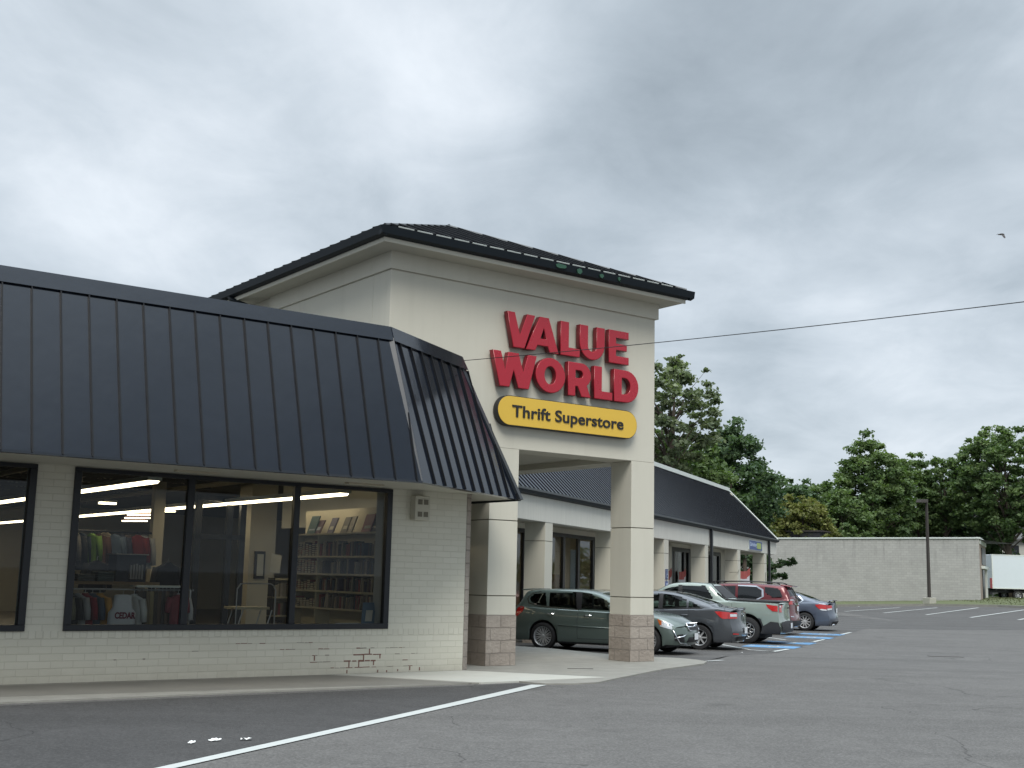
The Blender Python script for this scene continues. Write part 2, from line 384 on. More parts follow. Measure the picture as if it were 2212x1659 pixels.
def outline_mesh(loops, ext, bev, front, sides, name):      # filled 2-D curve with holes, extruded and bevelled
    cu = bpy.data.curves.new(name, 'CURVE'); cu.dimensions = '2D'; cu.fill_mode = 'BOTH'
    cu.extrude = ext / 2 - bev; cu.bevel_depth = bev; cu.bevel_resolution = 2; cu.offset = -bev
    for lp in loops:
        sp = cu.splines.new('POLY'); sp.points.add(len(lp) - 1); sp.use_cyclic_u = True
        for i, (x, y) in enumerate(lp): sp.points[i].co = (x, y, 0, 1)
    return curve_to_mesh(cu, name, front, sides)
def curve_to_mesh(cu, name, front, sides):
    ob = bpy.data.objects.new(name, cu); col.objects.link(ob)
    dg = bpy.context.evaluated_depsgraph_get(); me = bpy.data.meshes.new_from_object(ob.evaluated_get(dg))
    bpy.data.objects.remove(ob); me.name = name
    me.materials.clear(); me.materials.append(M(front)); me.materials.append(M(sides))
    for p in me.polygons: p.material_index = 0 if p.normal.z > .3 else 1
    for v in me.vertices: x, y, z = v.co; v.co = (x, -z, y)      # stand it up: x right, z up, facing -y
    return me
def text_mesh(s, size, ext, bold, front, sides, name, width=None, spacing=1.0):
    cu = bpy.data.curves.new(name, 'FONT'); cu.body = s; cu.size = size; cu.extrude = ext / 2; cu.offset = bold; cu.space_character = spacing
    me = curve_to_mesh(cu, name, front, sides)
    xs = [v.co.x for v in me.vertices]; x0, x1 = min(xs), max(xs)
    k = width / (x1 - x0) if width else 1
    for v in me.vertices: v.co.x = (v.co.x - x0) * k
    return me
ORD = ['first', 'second', 'third', 'fourth', 'fifth', 'sixth', 'seventh', 'eighth', 'ninth', 'tenth', 'eleventh', 'twelfth', 'thirteenth', 'fourteenth', 'fifteenth', 'sixteenth', 'seventeenth', 'eighteenth', 'nineteenth', 'twentieth']
def ordn(i): return ORD[i] if i < 20 else (('twenty-' if i < 29 else ('thirtieth' if i == 29 else 'thirty-')) + (ORD[i - 20] if i < 29 else (ORD[i - 30] if i > 29 else ''))).replace('thirtieththirtieth', 'thirtieth')
def rnd(a, b): return random.uniform(a, b)
def sst(t): t = min(1, max(0, t)); return t * t * (3 - 2 * t)
def gz(x, y):
    a = -.02 - .18 * sst((y - 23) / 6)
    T = .07 + .53 * min(1.2, max(-.3, (x - 22) / 11))
    return a + sst((y - 50) / 36) * (.2 + T)
# ================================================================== ground
def struct(name, mb, F=None, smooth=False): o = mb.build(name, None, F, smooth); o['kind'] = 'structure'; return o
xs = [-900, -400, -200, -100, -60, -30] + list(range(-20, 61, 2)) + [75, 100, 150, 250, 450, 900]
ys = [-900, -400, -150, -60, -20] + list(range(0, 100, 2)) + [110, 140, 200, 300, 500, 1000, 2200]
mb = MB(); mb.grid([[(x, y, gz(x, y)) for x in xs] for y in ys], 'asphalt_old'); struct('parking_lot', mb)
def drape(pts, m, lift, nsub=1):
    """flat sheet lying on the ground: quad corners or a polygon, cut into small pieces"""
    mb = MB()
    from mathutils.geometry import tessellate_polygon
    vs = [Vector((x, y)) for x, y in pts]; n = len(vs)
    x0, x1 = min(v.x for v in vs), max(v.x for v in vs); y0, y1 = min(v.y for v in vs), max(v.y for v in vs)
    st = 1.0; inner = []
    def inside(p):
        c = False
        for i in range(n):
            a, b = vs[i], vs[i - 1]
            if (a.y > p[1]) != (b.y > p[1]) and p[0] < (b.x - a.x) * (p[1] - a.y) / (b.y - a.y) + a.x: c = not c
        return c
    x = math.ceil(x0)
    while x < x1:
        y = math.ceil(y0)
        while y < y1:
            if inside((x, y)): inner.append(Vector((x, y)))
            y += st
        x += st
    r = delaunay_2d_cdt(vs + inner, [], [list(range(n))], 1, 1e-4)
    mb.v = [(p.x, p.y, gz(p.x, p.y) + lift) for p in r[0]]
    mb.f = [tuple(f) for f in r[2]]; k = mb.mi(m); mb.m = [k] * len(mb.f); mb.uv = [None] * len(mb.f)
    return mb
def strip(a, b, wd, m, lift):
    a = Vector(a); b = Vector(b); d = (b - a).normalized(); n = Vector((-d.y, d.x)) * wd / 2
    return drape([a - n, b - n, b + n, a + n], m, lift)
struct('asphalt_patch', drape([(.52, 17.95), (.20, 18.2), (-5.62, 13.75), (-14, 7.4), (-9, -2), (-5.2, 2.2), (-2.62, 9.83), (-.98, 14.1), (.40, 17.75)], 'asphalt_new', .004))
struct('asphalt_patch', drape([(4.3, 26.5), (5.3, 29.4), (6.8, 31.1), (9.95, 38.9), (12.6, 45.4), (14.6, 50.2), (18.5, 50.9), (22.2, 52.6), (26.5, 57), (33, 66), (31.5, 74.6), (30.4, 76.6), (27, 80.0), (22, 83), (17.6, 83.4), (15.2, 74), (6, 52), (-.2, 36), (0, 31.5), (1.2, 30.4), (2.6, 28.4)], 'asphalt_far', .004))
# pavement along the shop and round the entrance
island = [(-16, 6.2), (-9.5, 10.9), (-5.62, 14.0), (-3.13, 15.97), (-1.4, 17.25), (.20, 18.42), (.42, 18.22), (.58, 18.12), (1.0, 18.23), (1.37, 18.54), (1.72, 19.37), (2.07, 20.15), (2.72, 21.59), (3.37, 22.72), (3.70, 23.3), (3.85, 23.9), (3.75, 24.4), (3.46, 24.77), (2.95, 25.0), (2.1, 25.5), (.95, 27.2), (.2, 27.8), (-.9, 29.6), (-.75, 31.7), (.6, 34.0)] + \
    [tuple(FD.w(u, -1.1)[:2]) for u in (3, 12, 22, 34.5)] + [tuple(FD.w(34.5, 6)[:2]), (-6, 33), (-20, 20)]
mb = MB(); mb.prism(island, -.35, 0, 'concrete', 'z', 'kerb_concrete'); struct('pavement', mb)
mb = MB(); mb.prism([tuple(FA.w(u, v)[:2]) for u, v in ((-2.35, -.05), (-.02, -.05), (1.35, -1.95), (.1, -2.0), (-1.05, -2.02))], -.02, .004, 'concrete_new', 'z'); struct('pavement_slab', mb)
mb = MB(); mb.prism([tuple(FA.w(u, v)[:2]) for u, v in ((-14, -.3), (-4.6, -.15), (-2.5, -.1), (-1.2, -2.0), (-4, -1.75), (-8, -1.5), (-14, -1.5))], -.02, .002, 'concrete_stain_shade', 'z'); struct('pavement_stain_shade', mb)  # dark band near the wall: part stain, part shade painted into its colour
# painted lines
def line(a, b, wd, m='paint_white', lift=.008, name='painted_line'):
    struct(name, strip(a, b, wd, m, lift))
struct('painted_line', drape([(.38, 18.0), (.60, 18.0), (-.92, 14.0), (-2.52, 9.83), (-5.45, 1.5), (-5.6, 1.6), (-2.66, 9.83), (-1.05, 14.1)], 'paint_white', .009))
line((4.02, 24.85), (4.6, 26.4), .12)
line((5.97, 34.4), (6.3, 32.1), .10); line((6.3, 32.1), (6.8, 31.55), .10); line((6.75, 31.5), (7.45, 32.85), .12)
line((5.0, 32.7), (6.75, 31.6), .08, 'paint_faded')
line((9.2, 37.3), (9.98, 39.05), .12); line((11.65, 43.3), (12.6, 45.45), .12)
line((8.3, 39.8), (8.6, 38.1), .10); line((8.55, 38.2), (9.25, 37.35), .08, 'paint_faded')
for k in range(5):
    t = .9 + 2.1 * k; line((6.6 + .42 * t, 33.3 + 1.0 * t + 1.2), (8.0 + .42 * t, 33.0 + 1.0 * t), .09, 'paint_faded')
for i in range(9):
    b0 = Vector((12.9 + i * .98, 45.9 + i * 2.45)); d = Vector((-.93, .36)); line(b0, b0 + d * 5.2, .11, 'paint_faded')
for a, b in (((20.35, 74.66), (25.05, 78.98)), ((21.81, 71.74), (26.99, 77.68)), ((23.35, 69.02), (29.21, 76.7)), ((24.61, 65.8), (30.72, 73.56)), ((26.25, 63.62), (31.6, 70.6)), ((27.6, 60.8), (33, 68))):
    line(a, b, .16)
def emblem(cx, cy):                           # blue square with a white wheelchair figure, painted on the asphalt
    F = Fr(cx, cy, 0, 114); mb = MB()
    q = lambda u, v: tuple(F.w(u, v)[:2])
    def add(poly, m, lift):
        d = drape([q(*p) for p in poly], m, lift); i = len(mb.v); k = mb.mi(m)
        mb.v += d.v; mb.f += [tuple(i + j for j in f) for f in d.f]; mb.m += [k] * len(d.f); mb.uv += [None] * len(d.f)
    add([(-.72, -.62), (.72, -.62), (.72, .62), (-.72, .62)], 'paint_blue', .008)
    ring = [(math.cos(R(a)) * .30 + .16, math.sin(R(a)) * .30) for a in range(20, 300, 20)]
    ring2 = [(math.cos(R(a)) * .22 + .16, math.sin(R(a)) * .22) for a in range(20, 300, 20)]
    add(ring + ring2[::-1], 'paint_white', .012)
    add([(-.34, -.06), (.16, -.06), (.16, .05), (-.34, .05)], 'paint_white', .012)
    add([(.1, -.05), (.18, -.05), (.18, .34), (.1, .34)], 'paint_white', .013)
    add([(-.55 + .1 * math.cos(R(a)), .1 * math.sin(R(a))) for a in range(0, 360, 40)], 'paint_white', .012)
    struct('painted_emblem', mb)
emblem(7.25, 33.95); emblem(8.25, 36.35); emblem(9.85, 40.35); emblem(10.95, 43.15)
# kerb, grass and litter
kb = [(14.5, 83.6), (22.1, 83.5), (27.16, 80.46), (30.53, 77.0), (31.4, 75.16), (33.3, 72.2), (37, 66)]
mb = MB(); wd = .32
for a, b in zip(kb, kb[1:]):
    A_, B_ = Vector(a), Vector(b); n = Vector((-(B_ - A_).y, (B_ - A_).x)).normalized() * wd
    if n.y < 0: n = -n
    za, zb = gz(*a), gz(*b)
    mb.hexa([(A_.x, A_.y, za - .2), (B_.x, B_.y, zb - .2), (B_.x + n.x, B_.y + n.y, zb - .2), (A_.x + n.x, A_.y + n.y, za - .2)],
            [(A_.x, A_.y, za + .15), (B_.x, B_.y, zb + .15), (B_.x + n.x, B_.y + n.y, zb + .15), (A_.x + n.x, A_.y + n.y, za + .15)], 'kerb_concrete')
struct('kerb', mb)
struct('grass_strip', drape([(x + .1, y + .25) for x, y in kb] + [(70, 66), (70, 110), (14.5, 110)], 'grass', .11))
random.seed(5); mb = MB()
for i in range(7000):
    x, y = rnd(31, 50), rnd(72, 98)
    # keep on the grassy side of the kerb
    ok = y > 83.7 - max(0, (x - 22)) * .62 - max(0, x - 27) * .28 + .3
    if not ok or (FA and False): continue
    z = gz(x, y) + .1; a = rnd(0, 6.28); h = rnd(.03, .09); l = .04
    mb.face([(x - l * math.cos(a), y - l * math.sin(a), z), (x + l * math.cos(a), y + l * math.sin(a), z), (x + rnd(-.05, .05), y + rnd(-.05, .05), z + h)], 'grass')
g = mb.build('grass', recalc=False); tag(g, 'short grass growing behind the far kerb beside the white truck', 'grass', kind='stuff')
for (x, y, s, a, lb) in ((-2.76, 11.17, .085, 20, 'crumpled white paper scrap, leftmost of three lying on dark asphalt'), (-2.60, 11.36, .12, 50, 'torn white paper scrap, middle one of three lying on dark asphalt'), (-2.34, 11.46, .11, 75, 'thin bent paper scrap, rightmost of three on dark asphalt near the white line'),
                        (5.79, 30.56, .09, 10, 'small white scrap lying on asphalt behind the dark grey sedan'), (23.4, 82.3, .22, 0, 'white scrap of litter lying against the far kerb')):
    random.seed(int(x * 100) & 999); mb = MB(); n = 5; s *= .45
    z = gz(x, y) + .012
    P = [[(i * s / 2 - s, (j * s / 3 - s / 2) * rnd(.6, 1.2), rnd(0, .022) + z - gz(x, y)) for i in range(n)] for j in range(4)]
    mb.grid(P, cm((.75, .76, .74))); o = mb.build('paper_scrap', None, Fr(x, y, gz(x, y) + .0, a)); tag(o, lb, 'litter', 'scraps of paper on the asphalt')
mb = MB(); mb.box(-.42, .42, -.12, .12, -.05, .006, 'dark_iron')
o = mb.build('drain_grate', None, Fr(10.98, 31.12, gz(11, 31), 92)); tag(o, 'flat metal utility cover set in the open asphalt at right', 'utility cover')
mb = MB(); mb.box(-.22, .22, -.03, .03, -.02, .005, 'dark_iron')
o = mb.build('pavement_slot', None, Fr(1.27, 21.2, 0, 80)); tag(o, 'small dark metal slot in the pavement before the entrance pier', 'slot cover')

# ================================================================== the shopping strip
B = thing('shopping_strip', 'cream stucco and brick shopping strip with dark metal roofs and square entrance tower', 'building', Fr(-.70, 20.24, 0, 90))
# ---- left brick wall
wl = MB()
WIN = [(-6.41, -1.44), (-12.6, -6.90)]; Z0, Z1 = .67, 2.84
def wall_rect(u0, u1, z0, z1, m='painted_brick', rot=False):
    pts = [(u0, 0, z0), (u1, 0, z0), (u1, 0, z1), (u0, 0, z1)]
    wl.face(pts, m, [(z, u) for u, _, z in pts] if rot else [(u, z) for u, _, z in pts])
wall_rect(-16, 0, -.1, .575); wall_rect(-16, 0, .575, Z0, 'painted_soldier', True)
wall_rect(-16, -12.6, Z0, Z1); wall_rect(-6.90, -6.41, Z0, Z1); wall_rect(-1.44, 0, Z0, Z1); wall_rect(-16, 0, Z1, 3.4)
for (a, b) in WIN:                          # reveals
    for u in (a, b): wl.face([(u, 0, Z0), (u, .47, Z0), (u, .47, Z1), (u, 0, Z1)], 'jamb')
    wl.face([(a, 0, Z0), (b, 0, Z0), (b, .28, Z0), (a, .28, Z0)], 'jamb'); wl.face([(a, 0, Z1), (b, 0, Z1), (b, .28, Z1), (a, .28, Z1)], 'jamb')
# mortar laid bare where the paint has come off
random.seed(3)
def spall(u0, u1, z, h=.012, m='red_mortar'): wl.box(u0, u1, -.004, .002, z - h / 2, z + h / 2, m)
for u0, u1, z, h in ((-3.95, -3.70, .475, .008), (-3.58, -3.48, .475, .012), (-3.25, -3.0, .38, .009), (-2.98, -2.72, .475, .008), (-2.62, -2.40, .38, .009), (-1.97, -1.78, .38, .012), (-1.72, -1.62, .38, .016),
                     (-2.02, -1.50, .285, .018), (-2.18, -1.95, .19, .016), (-1.93, -1.62, .19, .022), (-2.72, -2.62, .285, .012), (-2.5, -2.42, .285, .016), (-2.75, -2.4, .19, .010), (-1.28, -1.16, .285, .010), (-1.14, -1.02, .19, .012),
                     (-1.42, -1.30, .095, .010), (-1.12, -.92, .095, .010), (-2.4, -1.6, .095, .009), (-1.45, -1.10, .38, .008), (-.98, -.86, .285, .008), (-4.6, -4.48, .38, .008), (-5.3, -5.26, .285, .02), (-5.7, -5.66, .285, .02)):
    u = u0
    while u < u1 - .02:
        d = min(u1 - u, rnd(.05, .16)); spall(u, u + d * rnd(.7, 1), z + rnd(-.003, .003), h * rnd(.7, 1.2), ('red_mortar' if -2.2 < u < -1.5 and z < .3 else random.choice(['grey_mortar', 'grey_mortar', 'red_mortar']))); u += d
for u, z0, z1 in ((-1.84, .19, .285), (-2.09, .10, .19), (-1.55, .22, .285), (-1.92, .10, .19), (-1.66, .12, .19), (-1.74, .29, .37), (-2.12, .01, .06), (-1.0, .03, .09), (-.82, .02, .07), (-1.22, .02, .05), (-1.42, .01, .04), (-2.68, .21, .28), (-1.58, .01, .05)):
    wl.box(u - .009, u + .009, -.004, .002, z0, z1, 'red_mortar')
wl.build('brick_wall', B, FA, recalc=False)
# corner pier of split-face block, then the return wall running back to the wing
mb = MB(); mb.box(.02, .19, 0.0, .4, -.1, 2.86, 'split_block'); pier = mb.build('stone_pier', B, Fr(-.70, 20.24, 0, 22.4), bevel=.012)
mb = MB(); mb.box(-.12, .0, .45, 6.6, 2.4, 3.5, 'stucco'); mb.box(-.12, .0, .45, 6.6, -.1, .25, 'stucco'); mb.build('return_wall', B, Fr(-.70, 20.24, 0, 53.6))
# ---- windows
def window(u0, u1, mull, F, z0=Z0, z1=Z1, v=.0, fr=.095, proud=.035, name='shop_window'):
    mb = MB()
    a, b = v - proud, v + .06
    mb.box(u0, u1, a, b, z0, z0 + fr * .85, 'frame_black'); mb.box(u0, u1, a, b, z1 - fr * .6, z1, 'frame_black')
    zz0, zz1 = z0 + fr * .85, z1 - fr * .6
    mb.box(u0, u0 + fr, a, b, zz0, zz1, 'frame_black'); mb.box(u1 - fr, u1, a, b, zz0, zz1, 'frame_black')
    for mu in mull: mb.box(mu - fr / 2, mu + fr / 2, a + .004, b, zz0, zz1, 'frame_black')
    w_ = mb.build(name, B, F, bevel=.006)
    e = [u0 + fr] + [x for mu in mull for x in (mu - fr / 2, mu + fr / 2)] + [u1 - fr]
    for i in range(0, len(e), 2):
        g = MB(); g.face([(e[i], v + .03, zz0), (e[i + 1], v + .03, zz0), (e[i + 1], v + .03, zz1), (e[i], v + .03, zz1)], 'glass'); g.build('glass_pane', w_)
    return w_
window(-6.41, -1.44, (-4.76, -3.10), FA); window(-12.6, -6.90, (-10.7, -8.8), FA)
# ---- left mansard: long face (A), end face (D) and short return
SA, SD = 54.3, 22.4
c0 = Vector((-1.21, 16.93, 2.78)); ZT = 5.04; RUN = .72
FMA = Fr(*c0, SA); FMD = Fr(*c0, SD)
def hip(a1, a2, p, run):                 # where two faces set back by run meet
    f1, f2 = Fr(0, 0, 0, a1), Fr(0, 0, 0, a2); n1, n2 = f1.p, f2.p
    det = n1.x * n2.y - n1.y * n2.x
    return Vector(((run * n2.y - n1.y * run) / det, (n1.x * run - run * n2.x) / det, 0))
hp = hip(SA, SD, c0, RUN); LEN = 3.65
def seam_roof(F, L0, L1, T0, T1, z0, z1, run, seams, m='roof_metal', ms='roof_seam', sh=.045, sw=.022, name='mansard_face', parent=B, thick=.05, cut=1.0):
    """sloped standing-seam plane: bottom from L0..L1 at v=0, top from T0..T1 at v=run"""
    mb = MB(); n = Vector((0, -(z1 - z0), run)).normalized(); t = n * thick
    b0, b1, t1, t0 = Vector((L0, 0, z0)), Vector((L1, 0, z0)), Vector((T1, run, z1)), Vector((T0, run, z1))
    mb.hexa([b0 - t, b1 - t, t1 - t, t0 - t], [b0, b1, t1, t0], m)
    for s in seams:
        # clip the seam at sloping hips
        lo, hi = 0.0, 1.0
        for e0, e1, sg in ((L0, T0, 1), (L1, T1, -1)):
            f0, f1 = (s - e0) * sg, (s - e1) * sg
            if f0 < 0 and f1 < 0: lo = 2
            elif f0 < 0: lo = max(lo, -f0 / (f1 - f0))
            elif f1 < 0: hi = min(hi, f0 / (f0 - f1))
        hi = min(hi, cut)
        if lo >= hi: continue
        a = b0.lerp(t0, lo); c = b0.lerp(t0, hi); a.x = c.x = s; h_ = n * sh; dx = Vector((sw / 2, 0, 0)); e = n * -.01
        mb.hexa([a - dx + e, a + dx + e, c + dx + e, c - dx + e], [a - dx + h_, a + dx + h_, c + dx + h_, c - dx + h_], ms)
    return mb.build(name, parent, F)
hA = hp.dot(FMA.d); hD = hp.dot(FMD.d)
ml = seam_roof(FMA, -16, 0, -16, hA, 0, ZT - c0.z, RUN, [-.09 - .3425 * i for i in range(46)], name='mansard_roof', sh=.028, sw=.016, cut=.915)
sd_ = seam_roof(FMD, 0, LEN, hD, 2.72, 0, ZT - c0.z, RUN, [.39 + .345 * i for i in range(10)], name='mansard_end', sh=.030, sw=.016, cut=.915)
# hip flashing, cap flashing
def flash(F, L0, L1, zb=ZT - .19 - c0.z, zt=ZT + .02 - c0.z, out=.035, name='cap_flashing'):
    k = RUN / (ZT - c0.z); mb = MB()
    vb, vt = zb * k - out, zt * k - out
    mb.hexa([(L0[0], vb, zb), (L1[0], vb, zb), (L1[0], vb + .06, zb), (L0[0], vb + .06, zb)], [(L0[1], vt, zt), (L1[1], vt, zt), (L1[1] , vt + .16, zt), (L0[1], vt + .16, zt)], 'roof_metal')
    return mb.build(name, B, F)
zc = (ZT - .19 - c0.z) / (ZT - c0.z)
flash(FMA, (-16, -16), (hA * zc, hA)); flash(FMD, (hD * zc, hD), (LEN - (LEN - 2.72) * zc, 2.70))
mb = MB(); a = c0.copy(); b_ = c0 + hp + Vector((0, 0, ZT - c0.z - .15)); b_ = c0.lerp(c0 + hp + Vector((0, 0, ZT - c0.z)), .93)
nn = ((FMA.p + FMD.p).normalized() * -.035) + Vector((0, 0, .01)); dA_, dD_ = -FMA.d * .075, FMD.d * .11
mb.hexa([a + dA_ - nn, a + nn * .2, a + dD_ - nn, a - nn], [b_ + dA_ - nn * .3, b_ + nn, b_ + dD_ - nn * .3, b_ - nn], 'roof_trim'); mb.build('hip_flashing', B, ID)
mb = MB(); k_ = Vector((0, -(ZT - c0.z), RUN)).normalized() * .045; a, b = Vector((LEN + .01, 0, -.01)), Vector((2.73, RUN, ZT - c0.z - .17)); dx = Vector((.13, 0, 0))
if k_.z < 0: k_ = -k_
k_ = Vector((0, -.052, .016)); mb.hexa([a - dx, a, b, b - dx], [a - dx + k_, a + k_, b + k_, b - dx + k_], 'roof_trim'); mb.build('rake_flashing', B, FMD)
# return at the right end, running back along the tower
tip = FMD.w(LEN, 0); tipT = FMD.w(2.72, RUN, ZT - c0.z)
FR_ = Fr(*tip, 53.6 - 90)
mb = MB(); lt = FR_.mat().inverted() @ tipT
mb.face([(0, 0, 0), (1.6, 0, 0), (1.6 + lt.x, lt.y, lt.z), tuple(lt)], 'roof_metal')
mb.box(0.0, 1.6, -.012, .03, -.02, .16, 'gutter_metal')
mb.build('mansard_return', B, FR_)
# top of the flat roof, and soffit under the mansard
mb = MB()
top = [FMA.w(-16, RUN), FMA.w(hA, RUN), FMD.w(2.72, RUN), FMD.w(2.0, 4), FMA.w(-16, 14)]
mb.face([(p.x, p.y, ZT - .12) for p in top], 'black_soft'); mb.build('flat_roof', B, ID)
mb = MB()
so_ = [FMA.w(-16, .02), FMA.w(-.01, .02), FMD.w(LEN - .02, .02), FA.w(.9, 1.4), FA.w(.9, .45), FA.w(-16, .45)]
zs_ = [2.785, 2.785, 2.785, 2.80, 2.85, 2.86]
mb.face([(so_[0].x, so_[0].y, 2.785), (so_[1].x, so_[1].y, 2.785), (*FA.w(.15, .05)[:2], 2.86), (*FA.w(-16, .05)[:2], 2.86)], 'soffit')
mb.face([(so_[1].x, so_[1].y, 2.785), (so_[2].x, so_[2].y, 2.785), (*FR_.w(1.6, .02)[:2], 2.80), (*FA.w(.15, .05)[:2], 2.86)], 'soffit')
mb.build('soffit', B, ID)
mb = MB()                                        # soffit board joints and slim vents
for u in (-5.35, -2.75):
    mb = MB(); mb.hexa([(u, -.95, 2.805), (u + .6, -.95, 2.805), (u + .6, -.82, 2.805), (u, -.82, 2.805)], [(u, -.95, 2.85), (u + .6, -.95, 2.85), (u + .6, -.82, 2.85), (u, -.82, 2.85)], 'room_wall'); mb.build('soffit_vent', B, FA)
mb = MB(); mb.box(-16, .0, -.008, .02, -.012, .02, 'roof_metal'); mb.build('drip_edge', B, FMA)

# ---- entrance tower
def tower_box(name, u0, u1, v0, v1, z0, z1, m='stucco', bevel=.008, parent=B):
    mb = MB(); mb.box(u0, u1, v0, v1, z0, z1, m); return mb.build(name, parent, FP, bevel=bevel)
ZO = 3.76; DEP = 4.6
tower_box('tower_wall', -5.46, .59, 0, .59, ZO, 6.6); tower_box('tower_wall', -5.46, -4.87, .594, DEP, ZO, 6.6); tower_box('tower_wall', 0, .59, .594, DEP + 2, ZO, 6.6)
tower_box('tower_wall', -4.866, -.004, DEP - .5, DEP, 3.9, 6.6)
mb = MB(); a0, a1, b0, b1 = -5.50, .65, -.05, DEP + .02
mb.box(a0, a1, b0, .6, 6.6, 6.93, 'stucco'); mb.box(a0, -4.87, .6, b1, 6.6, 6.93, 'stucco'); mb.box(0, a1, .6, b1, 6.6, 6.93, 'stucco')
mb.build('cornice_band', B, FP, bevel=.008)
mb = MB(); mb.box(-4.86, -.006, .596, DEP + .4, 3.88, 3.95, 'soffit'); mb.box(-2.35, -2.05, 1.45, 1.55, 3.86, 3.879, 'white_cap'); mb.build('entrance_ceiling', B, FP)
def pier_full(u0, u1, v0, v1, top, F, name='pillar', zb=.86, j=(1.185, 2.49), base=True):
    mb = MB(); g = .018; zs = [zb] + list(j) + [top]
    for i in range(len(zs) - 1):
        mb.box(u0, u1, v0, v1, zs[i] + (g / 2 if i else 0), zs[i + 1] - (g / 2 if i < len(zs) - 2 else 0), 'stucco')
    for q in j: mb.box(u0 + .012, u1 - .012, v0 + .012, v1 - .012, q - g / 2 - .001, q + g / 2 + .001, 'joint')
    o = mb.build(name, B, F, bevel=.004)
    if base:
        b = MB(); b.box(u0 - .012, u1 + .012, v0 - .012, v1 + .012, -.25, zb - .001, 'split_block'); b.build('stone_base', o, bevel=.012)
    return o
pier_full(0, .59, 0, .59, ZO - .002, FP); pier_full(-3.31, -2.69, 0, .59, ZO - .002, FP)
tower_box('tower_wall', -5.46, -3.31, .0, .59, 2.9, ZO - .002)
# tower roof: eave, gutter, hipped standing-seam roof
E0, E1, V0, V1 = -5.93, .94, -.53, 7.2
mb = MB(); mb.box(E0 + .03, E1 - .03, V0 + .03, V1, 6.90, 6.98, 'soffit'); mb.box(E0 + .015, E1 - .015, V0 + .015, V0 + .045, 6.89, 7.0, 'stucco'); mb.box(E0 + .015, E0 + .045, V0 + .05, V1, 6.89, 7.0, 'stucco'); mb.build('tower_soffit', B, FP)
mb = MB(); o_ = .11
pr_ = [(0, 6.96), (-.10, 6.99), (-.125, 7.12), (0, 7.12)]
mb.prism([(V0 + a, z) for a, z in pr_], E0 - o_, E1 + o_, 'gutter_metal', 'u'); mb.prism([(E0 + a, z) for a, z in pr_], V0 - o_ + .02, V1, 'gutter_metal', 'v'); mb.prism([(E1 - a, z) for a, z in pr_][::-1], V0 - o_ + .02, V1, 'gutter_metal', 'v')
gt = mb.build('gutter', B, FP)
for u0, u1, z0, z1 in ((-2.43, -2.2, 7.03, 7.09), (-1.94, -1.83, 7.0, 7.08), (-1.40, -1.31, 7.01, 7.07), (-.95, -.9, 7.02, 7.09)):
    mb = MB(); mb.prism([(u0, z0), (u0 + .06, z0 - .015), (u1 - .03, z0), (u1, z0 + .03), (u1 - .02, z1), (u0 + .04, z1 + .01), (u0 - .02, z1 - .02)], V0 - .131, V0 - .10, 'green_patch'); mb.build('patch', gt)
AZ = 8.495; ab = 3.33; HW = (E1 - E0) / 2; ap = (E0 + HW, V0 + ab); rb = (E0 + HW, V1 - ab + .2)
FT = FP
def hip_face(p0, p1, q0, q1, seams, name):    # p0,p1 eave corners, q0,q1 top points (3-D)
    p0, p1, q0, q1 = map(Vector, (p0, p1, q0, q1)); mb = MB(); d = (p1 - p0).normalized()
    n = d.cross(q0 - p0).normalized(); n = n if n.z > 0 else -n
    mb.face([p0, p1, q1, q0] if (q0 - q1).length > .01 else [p0, p1, q0], 'roof_metal')
    up = (q0 - p0) - d * (q0 - p0).dot(d); run = up.length; up.normalize()
    s0, s1 = (q0 - p0).dot(d), (q1 - p0).dot(d); L = (p1 - p0).length
    x = .22
    while x < L - .1:
        h = run * min(1, x / max(s0, .01), (L - x) / max(L - s1, .01))
        if h > .05:
            a = p0 + d * x - up * .03; c = p0 + d * x + up * (h - .02); w_ = d * .012; t = n * .065
            mb.hexa([a - w_, a + w_, c + w_, c - w_], [a - w_ + t, a + w_ + t, c + w_ + t, c - w_ + t], 'roof_seam')
            # white strips between seams paint in the sky reflected off the pans
            if x + .36 < L: 
                e0, e1 = p0 + d * (x + .03) - up * .01, p0 + d * (x + .33) - up * .01
                mb.hexa([e0 + n * .002, e1 + n * .002, e1 + up * .02 + n * .002, e0 + up * .02 + n * .002], [e0 + n * .05, e1 + n * .05, e1 + up * .02 + n * .05, e0 + up * .02 + n * .05], 'white_cap')
        x += .37
    mb.build(name, B, FT)
z7 = 7.13
c00, c10, c11, c01 = (E0, V0, z7), (E1, V0, z7), (E1, V1 + .2, z7), (E0, V1 + .2, z7)
A1, A2 = (*ap, AZ), (*rb, AZ)
hip_face(c00, c10, A1, A1, 1, 'tower_roof'); hip_face(c01, c00, A2, A1, 1, 'tower_roof'); hip_face(c10, c11, A1, A2, 1, 'tower_roof'); hip_face(c11, c01, A2, A2, 1, 'tower_roof')
mb = MB()
for a, b in ((c00, A1), (c10, A1)):
    mb.tube([Vector(a) + Vector((0, 0, .03)), Vector(b) + Vector((0, 0, .04))], .03, 'gutter_grey', 6)
mb.tube([Vector(A1) + Vector((0, 0, .06)), Vector(A2) + Vector((0, 0, .04))], .03, 'gutter_grey', 6)
mb.build('ridge_cap', B, FT)
mb = MB(); mb.tube([(E0 - .05, 5.49, 7.0), (E0 - .03, 5.44, 6.92), (-5.54, 4.72, 6.58), (-5.54, 4.66, 6.3), (-5.54, 4.66, 5.0)], .055, 'gutter_metal', 6); mb.build('downspout', B, FP)
tower_box('tower_rear_wall', -5.46, .59, DEP, V1 - .5, 5.2, 6.9)
